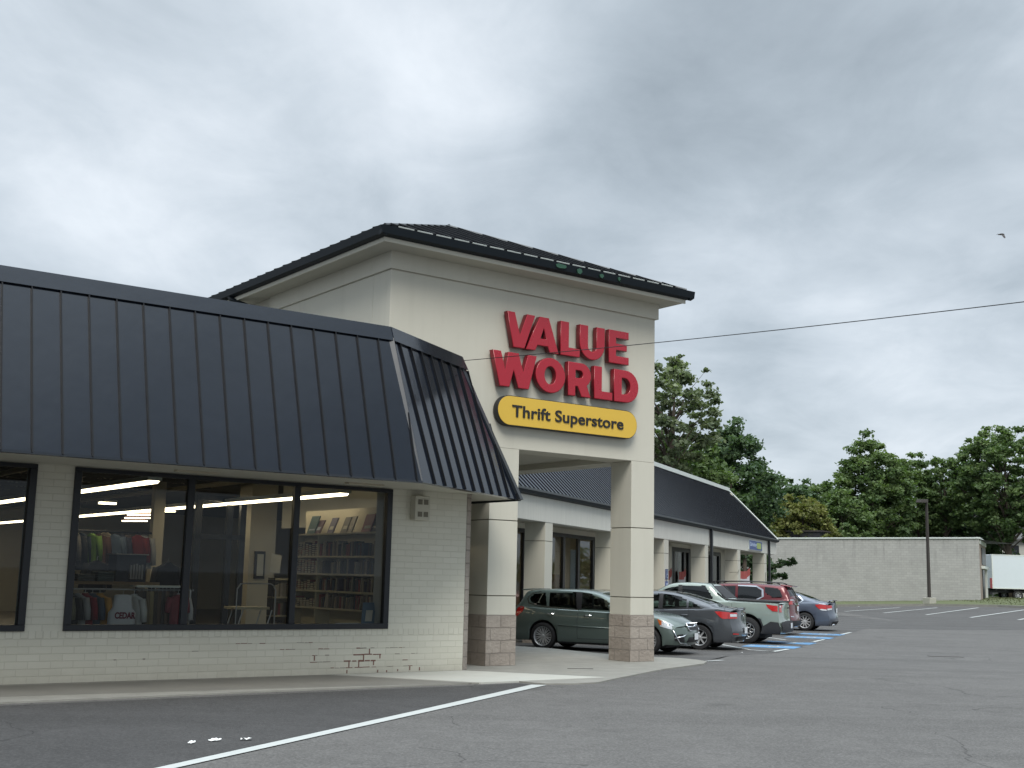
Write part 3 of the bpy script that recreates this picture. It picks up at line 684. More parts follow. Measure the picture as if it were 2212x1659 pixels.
# ---- far wing
U0, U1 = -9.0, 34.3
mb = MB(); mb.box(U0, U1, 0, .35, 2.99, 3.64, 'fascia_stucco'); mb.box(U1 - .3, U1, .354, 2.3, 2.99, 3.64, 'fascia_stucco'); mb.build('fascia_beam', B, FD, bevel=.01)
mb = MB(); mb.prism([(-.02, 3.63), (-.14, 3.66), (-.17, 3.78), (-.02, 3.78)], U0, U1 + .05, 'gutter_metal', 'u'); mb.box(U0, U1 + .05, -.176, -.15, 3.735, 3.79, 'gutter_grey'); mb.build('gutter', B, FD)
FW_ = Fr(*FD.w(0, -.1, 0), 22.4)
seam_roof(FW_, U0, U1, U0, U1, 3.77, 6.36, 2.6, [U0 + .2 + .31 * i for i in range(139)], name='wing_roof', sh=.018, sw=.02)
mb = MB(); mb.box(U0, U1 - .02, 2.44, 2.75, 6.34, 6.52, 'white_cap'); mb.build('parapet_cap', B, FD)
mb = MB(); mb.face([(U0, 2.5, 6.36), (U1, 2.5, 6.36), (U1, 14, 6.3), (U0, 14, 6.3)], 'black_soft'); mb.build('flat_roof', B, FD)
mb = MB(); q0, q1 = Vector((U1 + .02, -.1, 3.80)), Vector((U1 + .02, 2.5, 6.42)); mb.tube([q0, q1], .03, 'white_cap', 6); mb.prism([(0, 3.64), (2.5, 3.64), (2.5, 6.3), (0, 3.78)], U1 - .06, U1 - .02, 'stucco', 'u'); mb.build('gable_trim', B, FD)
mb = MB(); mb.face([(U0, .3, 3.14), (U1 - .1, .3, 3.14), (U1 - .1, 2.3, 3.14), (U0, 2.3, 3.14)], 'soffit'); mb.build('walkway_soffit', B, FD)
PU = [(-.05, .52), (5.95, 6.5), (12.0, 12.62), (18.3, 18.85), (24.6, 25.2), (31.0, 31.6)]
for a, b in PU: pier_full(a, b, .01, .60, 2.988, FD, 'pillar')
for u in (19.0, 31.8):
    mb = MB(); mb.box(u, u + .15, -.13, -.03, -.2, 3.66, 'frame_black'); mb.build('downspout', B, FD, bevel=.01)
# storefront behind the pillars
SV = 2.0
mb = MB()
for a, b in ((-3.2, .2), (10.25, 12.6), (16.6, 20.6), (23.95, 26.9), (30.1, 33.9)): mb.box(a, b, SV, SV + .2, -.2, 3.12, 'stucco')
mb.box(-3.2, 33.9, SV, SV + .2, 2.97, 3.13, 'stucco')
mb.box(33.7, 33.9, SV + .2, 13, -.2, 6.2, 'stucco')
mb.build('storefront_wall', B, FD)
window(.2, 10.25, (1.9, 3.6, 5.4, 7.1, 8.57), FD, 0.02, 2.969, SV + .06, fr=.2)
window(12.6, 16.6, (14.6,), FD, 0.02, 2.969, SV + .06, fr=.2)
window(20.6, 23.95, (21.15, 22.95), FD, 0.02, 2.969, SV + .06, fr=.3)
window(26.9, 30.1, (28.0, 28.25), FD, 0.02, 2.969, SV + .06, fr=.3)
# ---- interiors
rm = MB()
ZC = 3.62
rm.face([tuple(FA.w(-16, .3, .0)), tuple(FA.w(-.13, .3, .0)), tuple(FA.w(-.13, 6.6, 0)), tuple(FD.w(33.6, SV + .21, 0)), tuple(FD.w(33.6, 13, 0)), tuple(FD.w(-9, 22, 0)), tuple(FA.w(-16, 40, 0))], 'room_floor')
rm.build('shop_floor', B, ID)
rm = MB()
def Lw(a, b, z0, z1, m): rm.face([(a.x, a.y, z0), (b.x, b.y, z0), (b.x, b.y, z1), (a.x, a.y, z1)], m)
Lw(FA.w(-16, .3), FA.w(-16, 40), 0, ZC, 'room_wall'); Lw(FA.w(-16, 30), FA.w(14, 30), 0, ZC, 'room_wall'); Lw(FD.w(33.6, 13), FD.w(-9, 22), 0, ZC, 'room_wall')
Lw(FD.w(11.2, SV + .25), FD.w(11.2, 14), 0, ZC, 'room_wall'); Lw(FD.w(18.5, SV + .25), FD.w(18.5, 14), 0, ZC, 'room_wall'); Lw(FD.w(25.4, SV + .25), FD.w(25.4, 14), 0, ZC, 'room_wall'); Lw(FD.w(20, 4.4), FD.w(33.6, 4.4), 0, ZC, 'room_wall')
rm.build('inner_wall', B, ID)
rm = MB(); rm.face([(*FA.w(-16, .05)[:2], ZC), (*FA.w(-.1, .05)[:2], ZC), (*FA.w(-.1, 6.6)[:2], ZC), (*FD.w(33.6, SV + .1)[:2], ZC), (*FD.w(33.6, 13)[:2], ZC), (*FD.w(-9, 22)[:2], ZC), (*FA.w(-16, 40)[:2], ZC)], 'room_dark')
rm.build('shop_ceiling', B, ID)
rm = MB()
for i in range(16):
    v = 1.2 + 1.5 * i
    rm.box(-15.9, -.2, v, v + .06, 3.36, 3.44, 'room_dark'); rm.box(-15.9, -.2, v, v + .04, 3.56, 3.6, 'room_dark')
    for k in range(26):
        u = -15.8 + k * .6; rm.tube([(u, v + .03, 3.42), (u + .3, v + .03, 3.57), (u + .6, v + .03, 3.42)], .012, 'room_wall', 4, False)
for u in (-5.5, -1.6, -9): rm.tube([(u, .8, 3.22), (u, 24, 3.22)], .05, 'room_wall', 6)
rm.build('ceiling_joist', B, FA)
rm = MB(); rm.box(-1.02, -.9, .12, 3.749, 0, 2.62, 'room_wall'); rm.build('inner_wall', B, FA)
for q in ((-.72, -.14, 6.8, 7.4), (-1.96, -1.72, 9.0, 9.2), (-9.3, -9.0, 6, 6.3)):
    rm = MB(); rm.box(*q, 0, ZC, 'room_wall'); rm.build('column', B, FA)
# glazed inner doorway
rm = MB()
for u in (-1.98, -1.32, -1.04): rm.box(u - .06, u + .06, 6.45, 6.55, 0, 2.95, 'frame_black')
rm.box(-2.04, -.98, 6.45, 6.55, 2.12, 2.22, 'frame_black'); rm.box(-2.04, -.98, 6.45, 6.55, 2.88, 2.98, 'frame_black'); rm.build('inner_door_frame', B, FA)
# ================================================================== signs
def arc(cx, cz, rx, rz, a0, a1, n=14): return [(cx + rx * math.cos(R(a0 + (a1 - a0) * i / n)), cz + rz * math.sin(R(a0 + (a1 - a0) * i / n))) for i in range(n + 1)]
LET = {
 'V': [[(-3.134, 6.20), (-2.965, 6.20), (-2.842, 5.80), (-2.69, 6.20), (-2.505, 6.20), (-2.735, 5.56), (-2.99, 5.56)]],
 'A': [[(-2.40, 6.20), (-2.19, 6.20), (-1.945, 5.56), (-2.165, 5.56), (-2.21, 5.665), (-2.44, 5.665), (-2.49, 5.56), (-2.71, 5.56)], [(-2.305, 5.99), (-2.375, 5.80), (-2.235, 5.80)]],
 'L': [[(-1.912, 6.195), (-1.712, 6.195), (-1.712, 5.72), (-1.447, 5.72), (-1.447, 5.56), (-1.912, 5.56)]],
 'U': [[(-1.455, 6.195), (-1.25, 6.195)] + arc(-1.147, 5.82, .103, .11, 180, 360) + [(-1.045, 6.195), (-.84, 6.195)] + arc(-1.147, 5.86, .307, .31, 0, -180)],
 'E': [[(-.74, 6.20), (-.235, 6.20), (-.235, 6.055), (-.553, 6.055), (-.553, 5.95), (-.28, 5.95), (-.28, 5.82), (-.553, 5.82), (-.553, 5.71), (-.23, 5.71), (-.23, 5.56), (-.74, 5.56)]],
 'W': [[(-3.43, 5.46), (-3.25, 5.46), (-3.15, 5.13), (-3.09, 5.46), (-2.86, 5.46), (-2.75, 5.13), (-2.65, 5.46), (-2.45, 5.46), (-2.62, 4.83), (-2.86, 4.83), (-2.965, 5.14), (-3.05, 4.83), (-3.27, 4.83)]],
 'O': [arc(-2.128, 5.145, .345, .325, 0, 345, 23), arc(-2.135, 5.145, .13, .165, 0, 345, 19)[::-1]],
 'R': [[(-1.72, 5.46)] + arc(-1.40, 5.235, .235, .225, 90, -55, 10) + [(-1.165, 4.83), (-1.40, 4.83), (-1.49, 5.015), (-1.54, 5.015), (-1.54, 4.83), (-1.72, 4.83)], [(-1.54, 5.315)] + arc(-1.43, 5.245, .065, .07, 90, -90, 6) + [(-1.54, 5.175)]],
 'L2': [[(-1.09, 5.455), (-.90, 5.455), (-.90, 4.99), (-.635, 4.99), (-.635, 4.835), (-1.09, 4.835)]],
 'D': [[(-.60, 5.455)] + arc(-.29, 5.145, .317, .31, 90, -90, 14) + [(-.60, 4.835)], [(-.40, 5.30)] + arc(-.33, 5.145, .145, .155, 90, -90, 10) + [(-.40, 4.99)]]}
sg = thing('channel_letter_sign', 'large red raised letters reading VALUE WORLD on the entrance tower', 'sign', FP)
for k in ('V', 'A', 'L', 'U', 'E', 'W', 'O', 'R', 'L2', 'D'):
    me = outline_mesh(LET[k], .125, .014, 'sign_red', 'sign_red_side', 'letter')
    for v in me.vertices: v.co.y -= .0975
    link('letter', me, sg)
pl = thing('pill_sign', 'rounded yellow sign with black lettering Thrift Superstore below the red letters', 'sign', FP)
pill = arc(-3.03, 4.417, .27, .27, 90, 270, 14) + arc(-.27, 4.417, .27, .27, -90, 90, 14)
me = outline_mesh([pill[::-1]], .13, .006, 'black', 'black', 'sign_box')
for v in me.vertices: v.co.y -= .085
bx = link('sign_box', me, pl)
pill2 = arc(-3.03, 4.417, .256, .256, 90, 270, 14) + arc(-.27, 4.417, .256, .256, -90, 90, 14)
me = outline_mesh([pill2[::-1]], .014, .002, 'sign_yellow', 'sign_yellow', 'sign_face')
for v in me.vertices: v.co.y -= .152
link('sign_face', me, pl)
me = text_mesh('Thrift Superstore', .295, .016, .0045, 'black', 'black', 'lettering', 2.62, 1.02)
for v in me.vertices: v.co = (v.co.x - 2.985, v.co.y - .166, v.co.z + 4.315)
link('lettering', me, pl)
# blue sign on the far fascia
fs = thing('fascia_sign', 'blue rectangular sign with pale lettering and yellow green panel on the far fascia', 'sign', FD)
mb = MB(); mb.box(26.95, 30.1, -.05, -.002, 3.06, 3.53, 'white_cap'); mb.build('sign_panel', fs)
pm('sign_blue', (.065, .10, .26), .5, var=.15); pm('sign_lime', (.33, .42, .13), .5, var=.1); pm('sign_pale', (.36, .44, .60), .5)
mb = MB(); mb.box(26.99, 30.06, -.062, -.05, 3.085, 3.505, 'sign_blue'); mb.build('sign_face', fs)
mb = MB(); mb.prism(arc(28.9, 3.36, .2, .08, 180, 90, 5) + arc(29.6, 3.36, .16, .08, 90, 0, 5) + arc(29.6, 3.21, .16, .06, 0, -90, 5) + arc(28.9, 3.21, .2, .06, -90, -180, 5), -.075, -.062, 'sign_lime'); mb.build('emblem', fs)
me = text_mesh('Driving', .26, .01, .012, 'sign_pale', 'sign_pale', 'lettering', 1.6)
for v in me.vertices: v.co = (v.co.x + 27.06, v.co.y - .068, v.co.z + 3.24)
link('lettering', me, fs)
# accessible-parking plates on the third pillar
pm('sign_navy', (.03, .05, .13), .45)
for z0, z1, lb in ((1.56, 1.93, 'taller dark blue accessible parking sign fixed on the cream pillar'), (1.24, 1.50, 'smaller pale blue parking sign fixed low on the cream pillar')):
    t = thing('parking_sign', lb, 'sign', FD, 'parking signs on the pillar')
    mb = MB(); mb.box(12.17, 12.45, -.02, .008, z0, z1, 'sign_navy' if z0 > 1.5 else 'sign_blue'); mb.build('sign_plate', t)
    mb = MB(); cz = (z0 + z1) / 2; s = (z1 - z0) / .37
    if z0 > 1.5:
        o_ = arc(12.32, cz - .06, .08, .08, 40, 320, 12); i_ = arc(12.32, cz - .06, .058, .058, 320, 40, 12)
        for j in range(12): mb.prism([o_[j], o_[j + 1], i_[11 - j], i_[12 - j]], -.026, -.02, 'sign_pale')
        mb.box(12.28, 12.30, -.026, -.02, cz - .02, cz + .10, 'sign_pale'); mb.prism(arc(12.29, cz + .13, .022, .022, 0, 330, 11), -.026, -.02, 'sign_pale')
    else: mb.box(12.20, 12.42, -.026, -.02, cz - .08, cz + .07, 'sign_pale')
    mb.build('emblem', t)
# banners
def banner(name, lb, u0, u1, z0, z1, v, glyph, sag=.06):
    t = thing(name, lb, 'banner', FD, 'red and white sale banners'); mb = MB(); n = 14
    P = [[(u0 + (u1 - u0) * i / n, v + .03 * math.sin(i * 1.7) + .02 * math.sin(j * 2 + i), z0 + (z1 - z0) * j / 6 - sag * math.sin(math.pi * i / n) + .16 * (i / n) ** 6) for i in range(n + 1)] for j in range(7)]
    mb.grid(P[:5], 'banner_white'); mb.grid(P[4:], 'banner_red'); mb.build('cloth', t, smooth=True)
    me = text_mesh(glyph, (z1 - z0) * .62, .01, .02, 'banner_ink' if glyph == 'N' else 'banner_red', 'banner_red', 'lettering', (u1 - u0) * .55)
    for q in me.vertices: q.co = (q.co.x + u0 + (u1 - u0) * .22, q.co.y + v - .06, q.co.z + z0 + .02)
    link('lettering', me, t)
pm('banner_red', (.36, .07, .06), .7, var=.15); pm('banner_white', (.55, .54, .56), .7, var=.12); pm('banner_ink', (.25, .26, .28), .7)
banner('banner', 'red and white cloth banner strung between the last two pillars', 25.25, 27.75, 1.0, 2.06, .12, 'N', .03)
banner('banner', 'red edged banner with curled white letter in the shop window behind the third pillar', 21.55, 22.6, .9, 1.92, 1.93, 'G', .0)
banner('banner', 'faded red and white banner partly hidden beside the dark window post', 19.2, 20.2, .8, 1.92, 1.93, 'S', .0)
mb = MB(); mb.tube([FD.w(24.9, -.0, 2.1), FD.w(24.6, -.02, 1.98), FD.w(24.2, .3, 1.96)], .012, 'joint', 4); o = mb.build('rope', recalc=False); tag(o, 'loose dark cord slung across the second last cream pillar', 'rope')
mb = MB(); mb.tube([FD.w(31.1, -.02, 2.05), FD.w(31.25, -.02, 1.3)], .012, 'joint', 4); o = mb.build('rope', recalc=False); tag(o, 'short dark cord hanging straight down the last cream pillar', 'rope')
# ================================================================== on the brick wall
t = thing('wall_vent_box', 'cream painted wall box with four square openings beside the window', 'wall box', FA)
mb = MB(); mb.box(-1.10, -.82, -.16, -.001, 2.37, 2.76, 'soffit'); mb.build('casing', t, bevel=.015)
for a in (-1.05, -.94):
    for z in (2.425, 2.62):
        mb = MB(); mb.box(a, a + .08, -.166, -.159, z, z + .08, 'joint'); mb.build('opening', t)
# power line
P0, P1 = Vector((-.93, 21.0, 5.22)), Vector((6.35, 13.7, 4.84))
mb = MB(); pts = []
d = P1 - P0
for i in range(41):
    s = -.02 + i / 40 * 2.6; p = P0 + d * s; p.z += -.16 * (s * (1 - s)) * 1.0 if s < 1 else -.16 * s * (1 - s) * 1.0; pts.append(p)
mb.tube(pts, .0062, 'black', 6); o = mb.build('power_line'); tag(o, 'thin dark cable running from the mansard roof across the tower to the right edge', 'cable')
# bird
F = Fr(12.36, 30, 10.40, 70)
mb = MB(); K = 1.15
mb.tube([(-.10 * K, 0, -.02), (-.04, 0, 0), (.03, 0, .01), (.07, 0, .015), (.095, 0, .012)], [.006, .022, .026, .016, .004], 'bird_dark', 8)
pm('bird_dark', (.045, .04, .04), .8)
mb.face([(-.09 * K, -.012, -.018), (-.09 * K, .012, -.018), (-.17, .028, -.045), (-.17, -.028, -.045)], 'bird_dark')
for s, zt in ((-1, -.13), (1, .04)):
    mb.face([(.03, 0, .015), (-.035, 0, .01), (-.05, s * .07, .01 + zt * .5), (.02, s * .085, .02 + zt * .45)], 'bird_dark')
    mb.face([(-.05, s * .07, .01 + zt * .5), (.02, s * .085, .02 + zt * .45), (-.01, s * .15, zt), (-.05, s * .14, zt - .01)], 'bird_dark')
bd = mb.build('bird', None, F); tag(bd, 'small dark bird flying in the open sky at right', 'bird')

# ================================================================== inside the shop
def lampstrip(u, v0, v1, z, lb, n):
    t = thing('strip_light', lb, 'ceiling light', FA, 'fluorescent strip lights in the shop')
    mb = MB(); mb.box(u - .11, u + .11, v0 - .03, v1 + .03, z + .035, z + .11, 'white_cap'); mb.build('housing', t)
    k = (v1 - v0) / n
    for i in range(n):
        mb = MB(); mb.prism([(u - .085, z + .034), (u - .06, z - .005), (u + .06, z - .005), (u + .085, z + .034)], v0 + i * k + .012, v0 + (i + 1) * k - .012, 'tube_light'); mb.build('diffuser', t)
    return t
lampstrip(-4.67, 1.73, 12.2, 2.82, 'left row of glowing strip lights hanging under the shop ceiling', 9)
lampstrip(-1.36, 1.70, 25, 2.82, 'right row of long glowing strip lights hanging above the bookcase', 19)
for i, (u, v) in enumerate(((-1.35, 11.3), (-.98, 13.5), (-.35, 15.5), (.30, 17.6))):
    G_ = Fr(*FA.w(u, v), 53.6 + 62)
    t = thing('strip_light', '%s nearest of four short bright strip lights far back in the shop' % ORD[i], 'ceiling light', G_, 'short strip lights at the back of the shop')
    mb = MB(); mb.box(0, .85, 0, .1, 2.815, 2.845, 'tube_light'); mb.build('diffuser', t); mb = MB(); mb.box(0, .85, -.02, .12, 2.855, 2.92, 'sign_red_side'); mb.build('housing', t)
for i, (u, v) in enumerate(((-.2, 18), (.6, 24), (-3.9, 26), (-5, 22), (-7.5, 20))):
    t = thing('ceiling_lamp', 'tiny glowing ceiling lamp deep inside the shop, %s from the right' % ORD[(1, 0, 2, 3, 4)[i]], 'ceiling light', FA, 'small lamps deep in the shop')
    mb = MB(); mb.box(u, u + .45, v, v + .2, 3.3, 3.35, 'tube_light'); mb.build('diffuser', t); mb = MB(); mb.box(u - .02, u + .47, v - .02, v + .22, 3.355, 3.42, 'white_cap'); mb.build('housing', t)
for u, lb in ((1.5, 'strip light glowing behind the first wing pillar'), (6.6, 'strip light glowing at the top of the wing shop window')):
    t = thing('strip_light', lb, 'ceiling light', FD, 'strip lights in the wing shops')
    mb = MB(); mb.box(u, u + 4.2 - (u > 5) * 1.2, 3.6, 3.75, 3.05, 3.1, 'tube_light'); mb.build('diffuser', t); mb = MB(); mb.box(u, u + 3, 3.55, 3.8, 3.105, 3.18, 'white_cap'); mb.build('housing', t)
# bookcase with books
bc = thing('bookcase', 'tall cream bookcase full of books just inside the right window pane', 'bookcase', FA)
SH = [2.19, 1.80, 1.50, 1.21, .92, .60]
mb = MB(); mb.box(-1.05, -1.022, .5, 3.7, .1, 2.2, 'shelf_cream'); mb.build('back_panel', bc)
for z in SH:
    mb = MB(); mb.box(-1.34, -1.051, .5, 3.7, z - .03, z, 'shelf_cream'); mb.build('shelf', bc)
for v in (.48, 2.64, 3.70):
    mb = MB(); mb.box(-1.33, -1.051, v, v + .018, .1, 2.19, 'shelf_cream'); mb.build('side_panel', bc)
random.seed(11)
DK = [(.035, .04, .07), (.05, .02, .03), (.02, .03, .05), (.10, .09, .07), (.02, .05, .05), (.28, .25, .20), (.07, .06, .09), (.16, .14, .11), (.04, .04, .04), (.20, .05, .05), (.34, .31, .26), (.03, .06, .10)]
CN = ['navy', 'maroon', 'dark blue', 'brown', 'teal', 'cream', 'violet', 'tan', 'black', 'red', 'pale', 'blue']
SN = ['second', 'third', 'fourth', 'fifth', 'lowest']
bn = 0
def book(F, u, v, z, w_, h, t_, lean, c, lb, flat=False):
    mb = MB()
    mb.box(0, w_, 0, t_, 0, h, cm(DK[c])); mb.box(.004, w_ + .001, .003, t_ - .003, .003 + h - .002, h + .0005, cm((.42, .39, .30)))
    o = mb.build('book', recalc=False)
    o.matrix_basis = F.mat() @ Matrix.Translation((u, v, z)) @ Matrix.Rotation(lean, 4, 'X'); return tag(o, lb, 'book', 'books on the cream bookcase')
for si in range(1, 5):
    v = .55; z = SH[si]; bi = 0
    while v < 2.56:
        th = rnd(.028, .062); h = rnd(.17, .26) * (1 if si < 3 else .95); c = random.choice([5, 10, 7, 3, 5, 9, 2, 4] if si == 4 else ([2, 11, 0, 8, 4, 7, 10, 5] if si == 2 else range(12)))
        lean = rnd(.02, .35) * (1 if random.random() < .35 else .05) if si in (3, 4) else rnd(-.02, .02)
        book(FA, -1.31 + rnd(0, .03), v + (math.sin(lean) * h), z + .001, .17, h, th, lean, c, '%s book standing %s from the right on the %s shelf of the cream bookcase' % (CN[c], ordn(bi), SN[si - 1])); bi += 1
        v += th + .004 + (math.sin(lean) * h * .35 if lean > .1 else 0) + (rnd(.1, .2) if random.random() < .04 else 0)
for si in (1, 2, 4, 3):           # paperbacks lying in stacks in the left bay
    v = 2.68; st = 0
    while v < 3.6:
        bi = 0
        z = SH[si] + .001; zt = z + rnd(.18, .24) * (1 if si < 3 else .6)
        while z < zt:
            th = rnd(.028, .04)
            c = random.choice([5, 10, 7, 3, 9, 6, 8]); mb = MB(); mb.box(-1.30, -1.14, v, v + .105, z, z + th, cm(DK[c])); mb.box(-1.302, -1.299, v + .006, v + .099, z + .005, z + th - .005, cm((.42, .39, .30)))
            o = mb.build('book', None, FA, recalc=False); tag(o, '%s paperback lying %s from the bottom in the %s stack on the %s bookcase shelf' % (CN[c], ordn(bi), ordn(st), SN[si - 1]), 'book', 'paperbacks stacked on the bookcase'); z += th + .002; bi += 1
        v += .125; st += 1
for v, h, c, lb in ((.62, .31, 8, 'dark book with number 13 facing out on top of the bookcase at its right end'), (.90, .30, 9, 'red edged picture book facing out beside the number 13 book'), (1.52, .28, 5, 'pale book facing out on the bookcase top, third group from the right'), (1.70, .27, 3, 'brown book leaning behind the pale one on the bookcase top'), (2.18, .27, 6, 'violet grey book facing out alone on the bookcase top'), (2.66, .24, 1, 'small maroon book leaning against the green one on the bookcase top'), (2.86, .32, 4, 'large green book facing out at the left end of the bookcase top')):
    t = thing('display_book', lb, 'book', Fr(*FA.w(-1.20, v, 2.191), 53.6 + 4), 'books facing out on the bookcase top')
    mb = MB(); wd_ = .24 if h < .3 else .34
    mb.hexa([(-.10, 0, 0), (-.075, 0, 0), (-.075, wd_, 0), (-.10, wd_, 0)], [(.0, 0, h), (.025, 0, h), (.025, wd_, h), (.0, wd_, h)], cm(DK[c])); mb.build('cover', t)
    mb = MB(); k = random.choice([(.30, .28, .22), (.2, .22, .25), (.34, .3, .24)])
    mb.hexa([(-.082, .03, .06), (-.081, .03, .06), (-.081, wd_ * .8, .06), (-.082, wd_ * .8, .06)], [(-.034 - .003, .05, h * .6), (-.033 - .003, .05, h * .6), (-.036, wd_ * .7, h * .6), (-.037, wd_ * .7, h * .6)], cm(k)); mb.build('cover_picture', t)
t = thing('magazine', 'glossy blue magazine leaning against the window sill at its right end', 'magazine', Fr(*FA.w(-1.72, .33, .70), 53.6))
mb = MB(); mb.hexa([(0, 0, 0), (.24, 0, 0), (.24, .01, 0), (0, .01, 0)], [(.08, .1, .36), (.31, .1, .36), (.31, .11, .36), (.08, .11, .36)], cm((.08, .13, .19))); mb.build('cover', t)
mb = MB(); mb.hexa([(.08, .018, .07), (.2, .018, .07), (.2, .0205, .07), (.08, .0205, .07)], [(.12, .06, .24), (.24, .06, .24), (.24, .064, .24), (.12, .064, .24)], cm((.5, .48, .42))); mb.build('cover_picture', t)
mb = MB(); mb.box(-2.15, -1.75, .32, .38, .73, .745, cm((.6, .6, .58))); o = mb.build('price_strip', None, FA); tag(o, 'narrow white card strip lying on the sill inside the right window', 'card')
# narrow second bookcase further in
bc2 = thing('bookcase', 'narrow dark bookcase standing against the pale wall behind the window post', 'bookcase', FA)
for z in (.35, .70, 1.03, 1.36):
    mb = MB(); mb.box(-1.5, -1.05, 3.95, 4.2, z, z + .03, 'shelf_cream'); mb.build('shelf', bc2)
for u in (-1.5, -1.07):
    mb = MB(); mb.box(u, u + .02, 3.95, 4.2, .1, 1.40, 'black_soft'); mb.build('side_panel', bc2)
for z in (.38, .73, 1.06):
    u = -1.47; bi = 0
    while u < -1.12:
        th = rnd(.025, .05); c = random.choice([3, 9, 7, 5, 10, 8]); mb = MB(); mb.box(u, u + th, 3.97, 4.12, z + .001, z + rnd(.2, .26), cm(DK[c])); o = mb.build('book', None, FA, recalc=False)
        tag(o, '%s book standing %s from the left on the %s shelf of the narrow dark bookcase' % (CN[c], ordn(bi), {.38: 'bottom', .73: 'middle', 1.06: 'top'}[z]), 'book', 'books in the narrow bookcase'); u += th + .003; bi += 1
mb = MB(); mb.face([(-1.62, 3.9, 1.5), (-1.42, 3.9, 1.48), (-1.40, 3.9, 1.80), (-1.60, 3.9, 1.84)], cm((.5, .5, .46))); o = mb.build('paper_notice', None, FA); tag(o, 'white paper notice hanging beside the bookcase near the window post', 'notice')
t = thing('framed_picture', 'narrow picture in black frame on the pale column', 'picture', FA)
mb = MB(); mb.box(-.60, -.38, 6.74, 6.798, 1.36, 1.92, 'black'); mb.build('frame', t); mb = MB(); mb.box(-.56, -.42, 6.73, 6.739, 1.42, 1.86, cm((.4, .39, .33))); mb.build('print', t)
mb = MB(); mb.box(-2.9, -2.3, 2.4, 2.9, .88, .92, 'shelf_cream'); t = thing('side_table', 'small tan table with curved metal legs behind the middle pane', 'table', FA); mb.build('table_top', t)
for u, v in ((-2.86, 2.44), (-2.34, 2.44), (-2.86, 2.86), (-2.34, 2.86)):
    mb = MB(); mb.tube([(u, v, 0), (u + .02, v, .6), (u + .1, v, .87)], .012, 'alloy', 6); mb.build('leg', t)
t = thing('shopping_cart', 'silver tube handle of a clothes trolley behind the middle pane', 'trolley', FA)
mb = MB(); mb.tube([(-3.08, 2.0, 1.22), (-3.02, 2.0, 1.30), (-2.95, 2.0, 1.31), (-2.5, 2.0, 1.31), (-2.44, 2.0, 1.28), (-2.40, 2.0, 1.2)], .012, 'alloy', 6); mb.build('handle', t)
for u in (-3.08, -2.40):
    mb = MB(); mb.tube([(u, 2.0, .1), (u, 2.0, 1.22)], .01, 'alloy', 6); mb.build('upright', t)
# clothes
def garment(F, u, v, z, w_, L, c, kind, lb, grp, turn=0, name='hanging_shirt', text=None):
    G = Fr(*F.w(u, v, 0), F.a + turn); t = thing(name, lb, 'garment', G, grp); mb = MB(); n = 9
    prof = {'shirt': [(0, .10), (.03, .16), (.08, .46), (.16, .50), (.30, .47), (.6, .46), (1, .47)], 'tank': [(0, .22), (.02, .30), (.12, .31), (.24, .34), (.32, .46), (.6, .47), (1, .48)],
            'long': [(0, .45), (.3, .47), (1, .5)], 'jacket': [(0, .10), (.04, .2), (.12, .5), (.4, .5), (.8, .46), (1, .47)]}[kind]
    rows_f, rows_b = [], []
    for tt, ww in prof:
        rf, rb_ = [], []
        for i in range(n):
            s = i / (n - 1) * 2 - 1; x = s * ww * w_; th = .045 * (1 - s * s) ** .5 + .006
            fold = .014 * math.sin(i * 2.3 + tt * 3) * tt
            rf.append((x, -th + fold, z - tt * L)); rb_.append((x, th + fold, z - tt * L))
        rows_f.append(rf); rows_b.append(rb_)
    mb.grid([a + b[::-1] for a, b in zip(rows_f, rows_b)], cm(c, .85), True)
    if kind in ('shirt', 'jacket'):
        for sgn in (-1, 1):
            q = w_ * .47 * sgn; ll = L * (.42 if kind == 'shirt' else .8)
            mb.tube([(q * .9, 0, z - .10 * L), (q * 1.18, 0, z - .1 * L - ll * .5), (q * 1.28, .0, z - .1 * L - ll)], [.055, .05, .042], cm(c, .85), 8)
    mb.build('cloth', t, smooth=True)
    mb = MB(); mb.tube([(0, 0, z - .01), (0, 0, z + .05), (.02, 0, z + .07)], .004, 'alloy', 4); mb.build('hanger_hook', t)
    if text:
        me = text_mesh(text, .12, .004, .005, cm((.16, .02, .04)), cm((.16, .02, .04)), 'lettering', .29)
        for q in me.vertices: q.co = (q.co.x - .11, q.co.y - .058, q.co.z + z - .42 * L)
        link('lettering', me, t)
    return t
random.seed(21)
rk = thing('clothes_rail', 'low clothes rail hung with shirts and trousers inside the left pane', 'clothes rail', FA)
mb = MB(); mb.tube([(-6.3, 1.3, 1.20), (-4.1, 1.3, 1.20)], .014, 'alloy', 6); mb.build('rail', rk)
for u in (-6.25, -4.15):
    mb = MB(); mb.tube([(u, 1.3, 0), (u, 1.3, 1.2)], .014, 'alloy', 6); mb.build('upright', rk)
mb = MB(); mb.box(-5.05, -4.30, 1.12, 1.42, 1.235, 1.265, cm((.5, .52, .48))); mb.build('top_shelf', rk)
SHc = [((.16, .15, .10), 'olive'), ((.03, .03, .03), 'black'), ((.30, .30, .30), 'pale grey'), ((.20, .02, .03), 'crimson'), ((.05, .07, .10), 'dark blue'), ((.42, .22, .04), 'mustard')]
for i, (c, nme) in enumerate(SHc):
    garment(FA, -6.05 + .105 * i, 1.3, 1.14, .36, .72, c, 'shirt', '%s shirt hanging on the low clothes rail' % nme, 'shirts on the low clothes rail', 62)
garment(FA, -5.27, 1.04, 1.13, .42, .80, (.50, .51, .53), 'tank', 'white sleeveless top with red lettering CEDAR at the front of the rail', 'shirts on the low clothes rail', 8, text='CEDAR')
garment(FA, -5.05, 1.2, 1.14, .34, .78, (.42, .43, .42), 'shirt', 'plain white shirt hanging just right of the lettered top', 'shirts on the low clothes rail', 58)
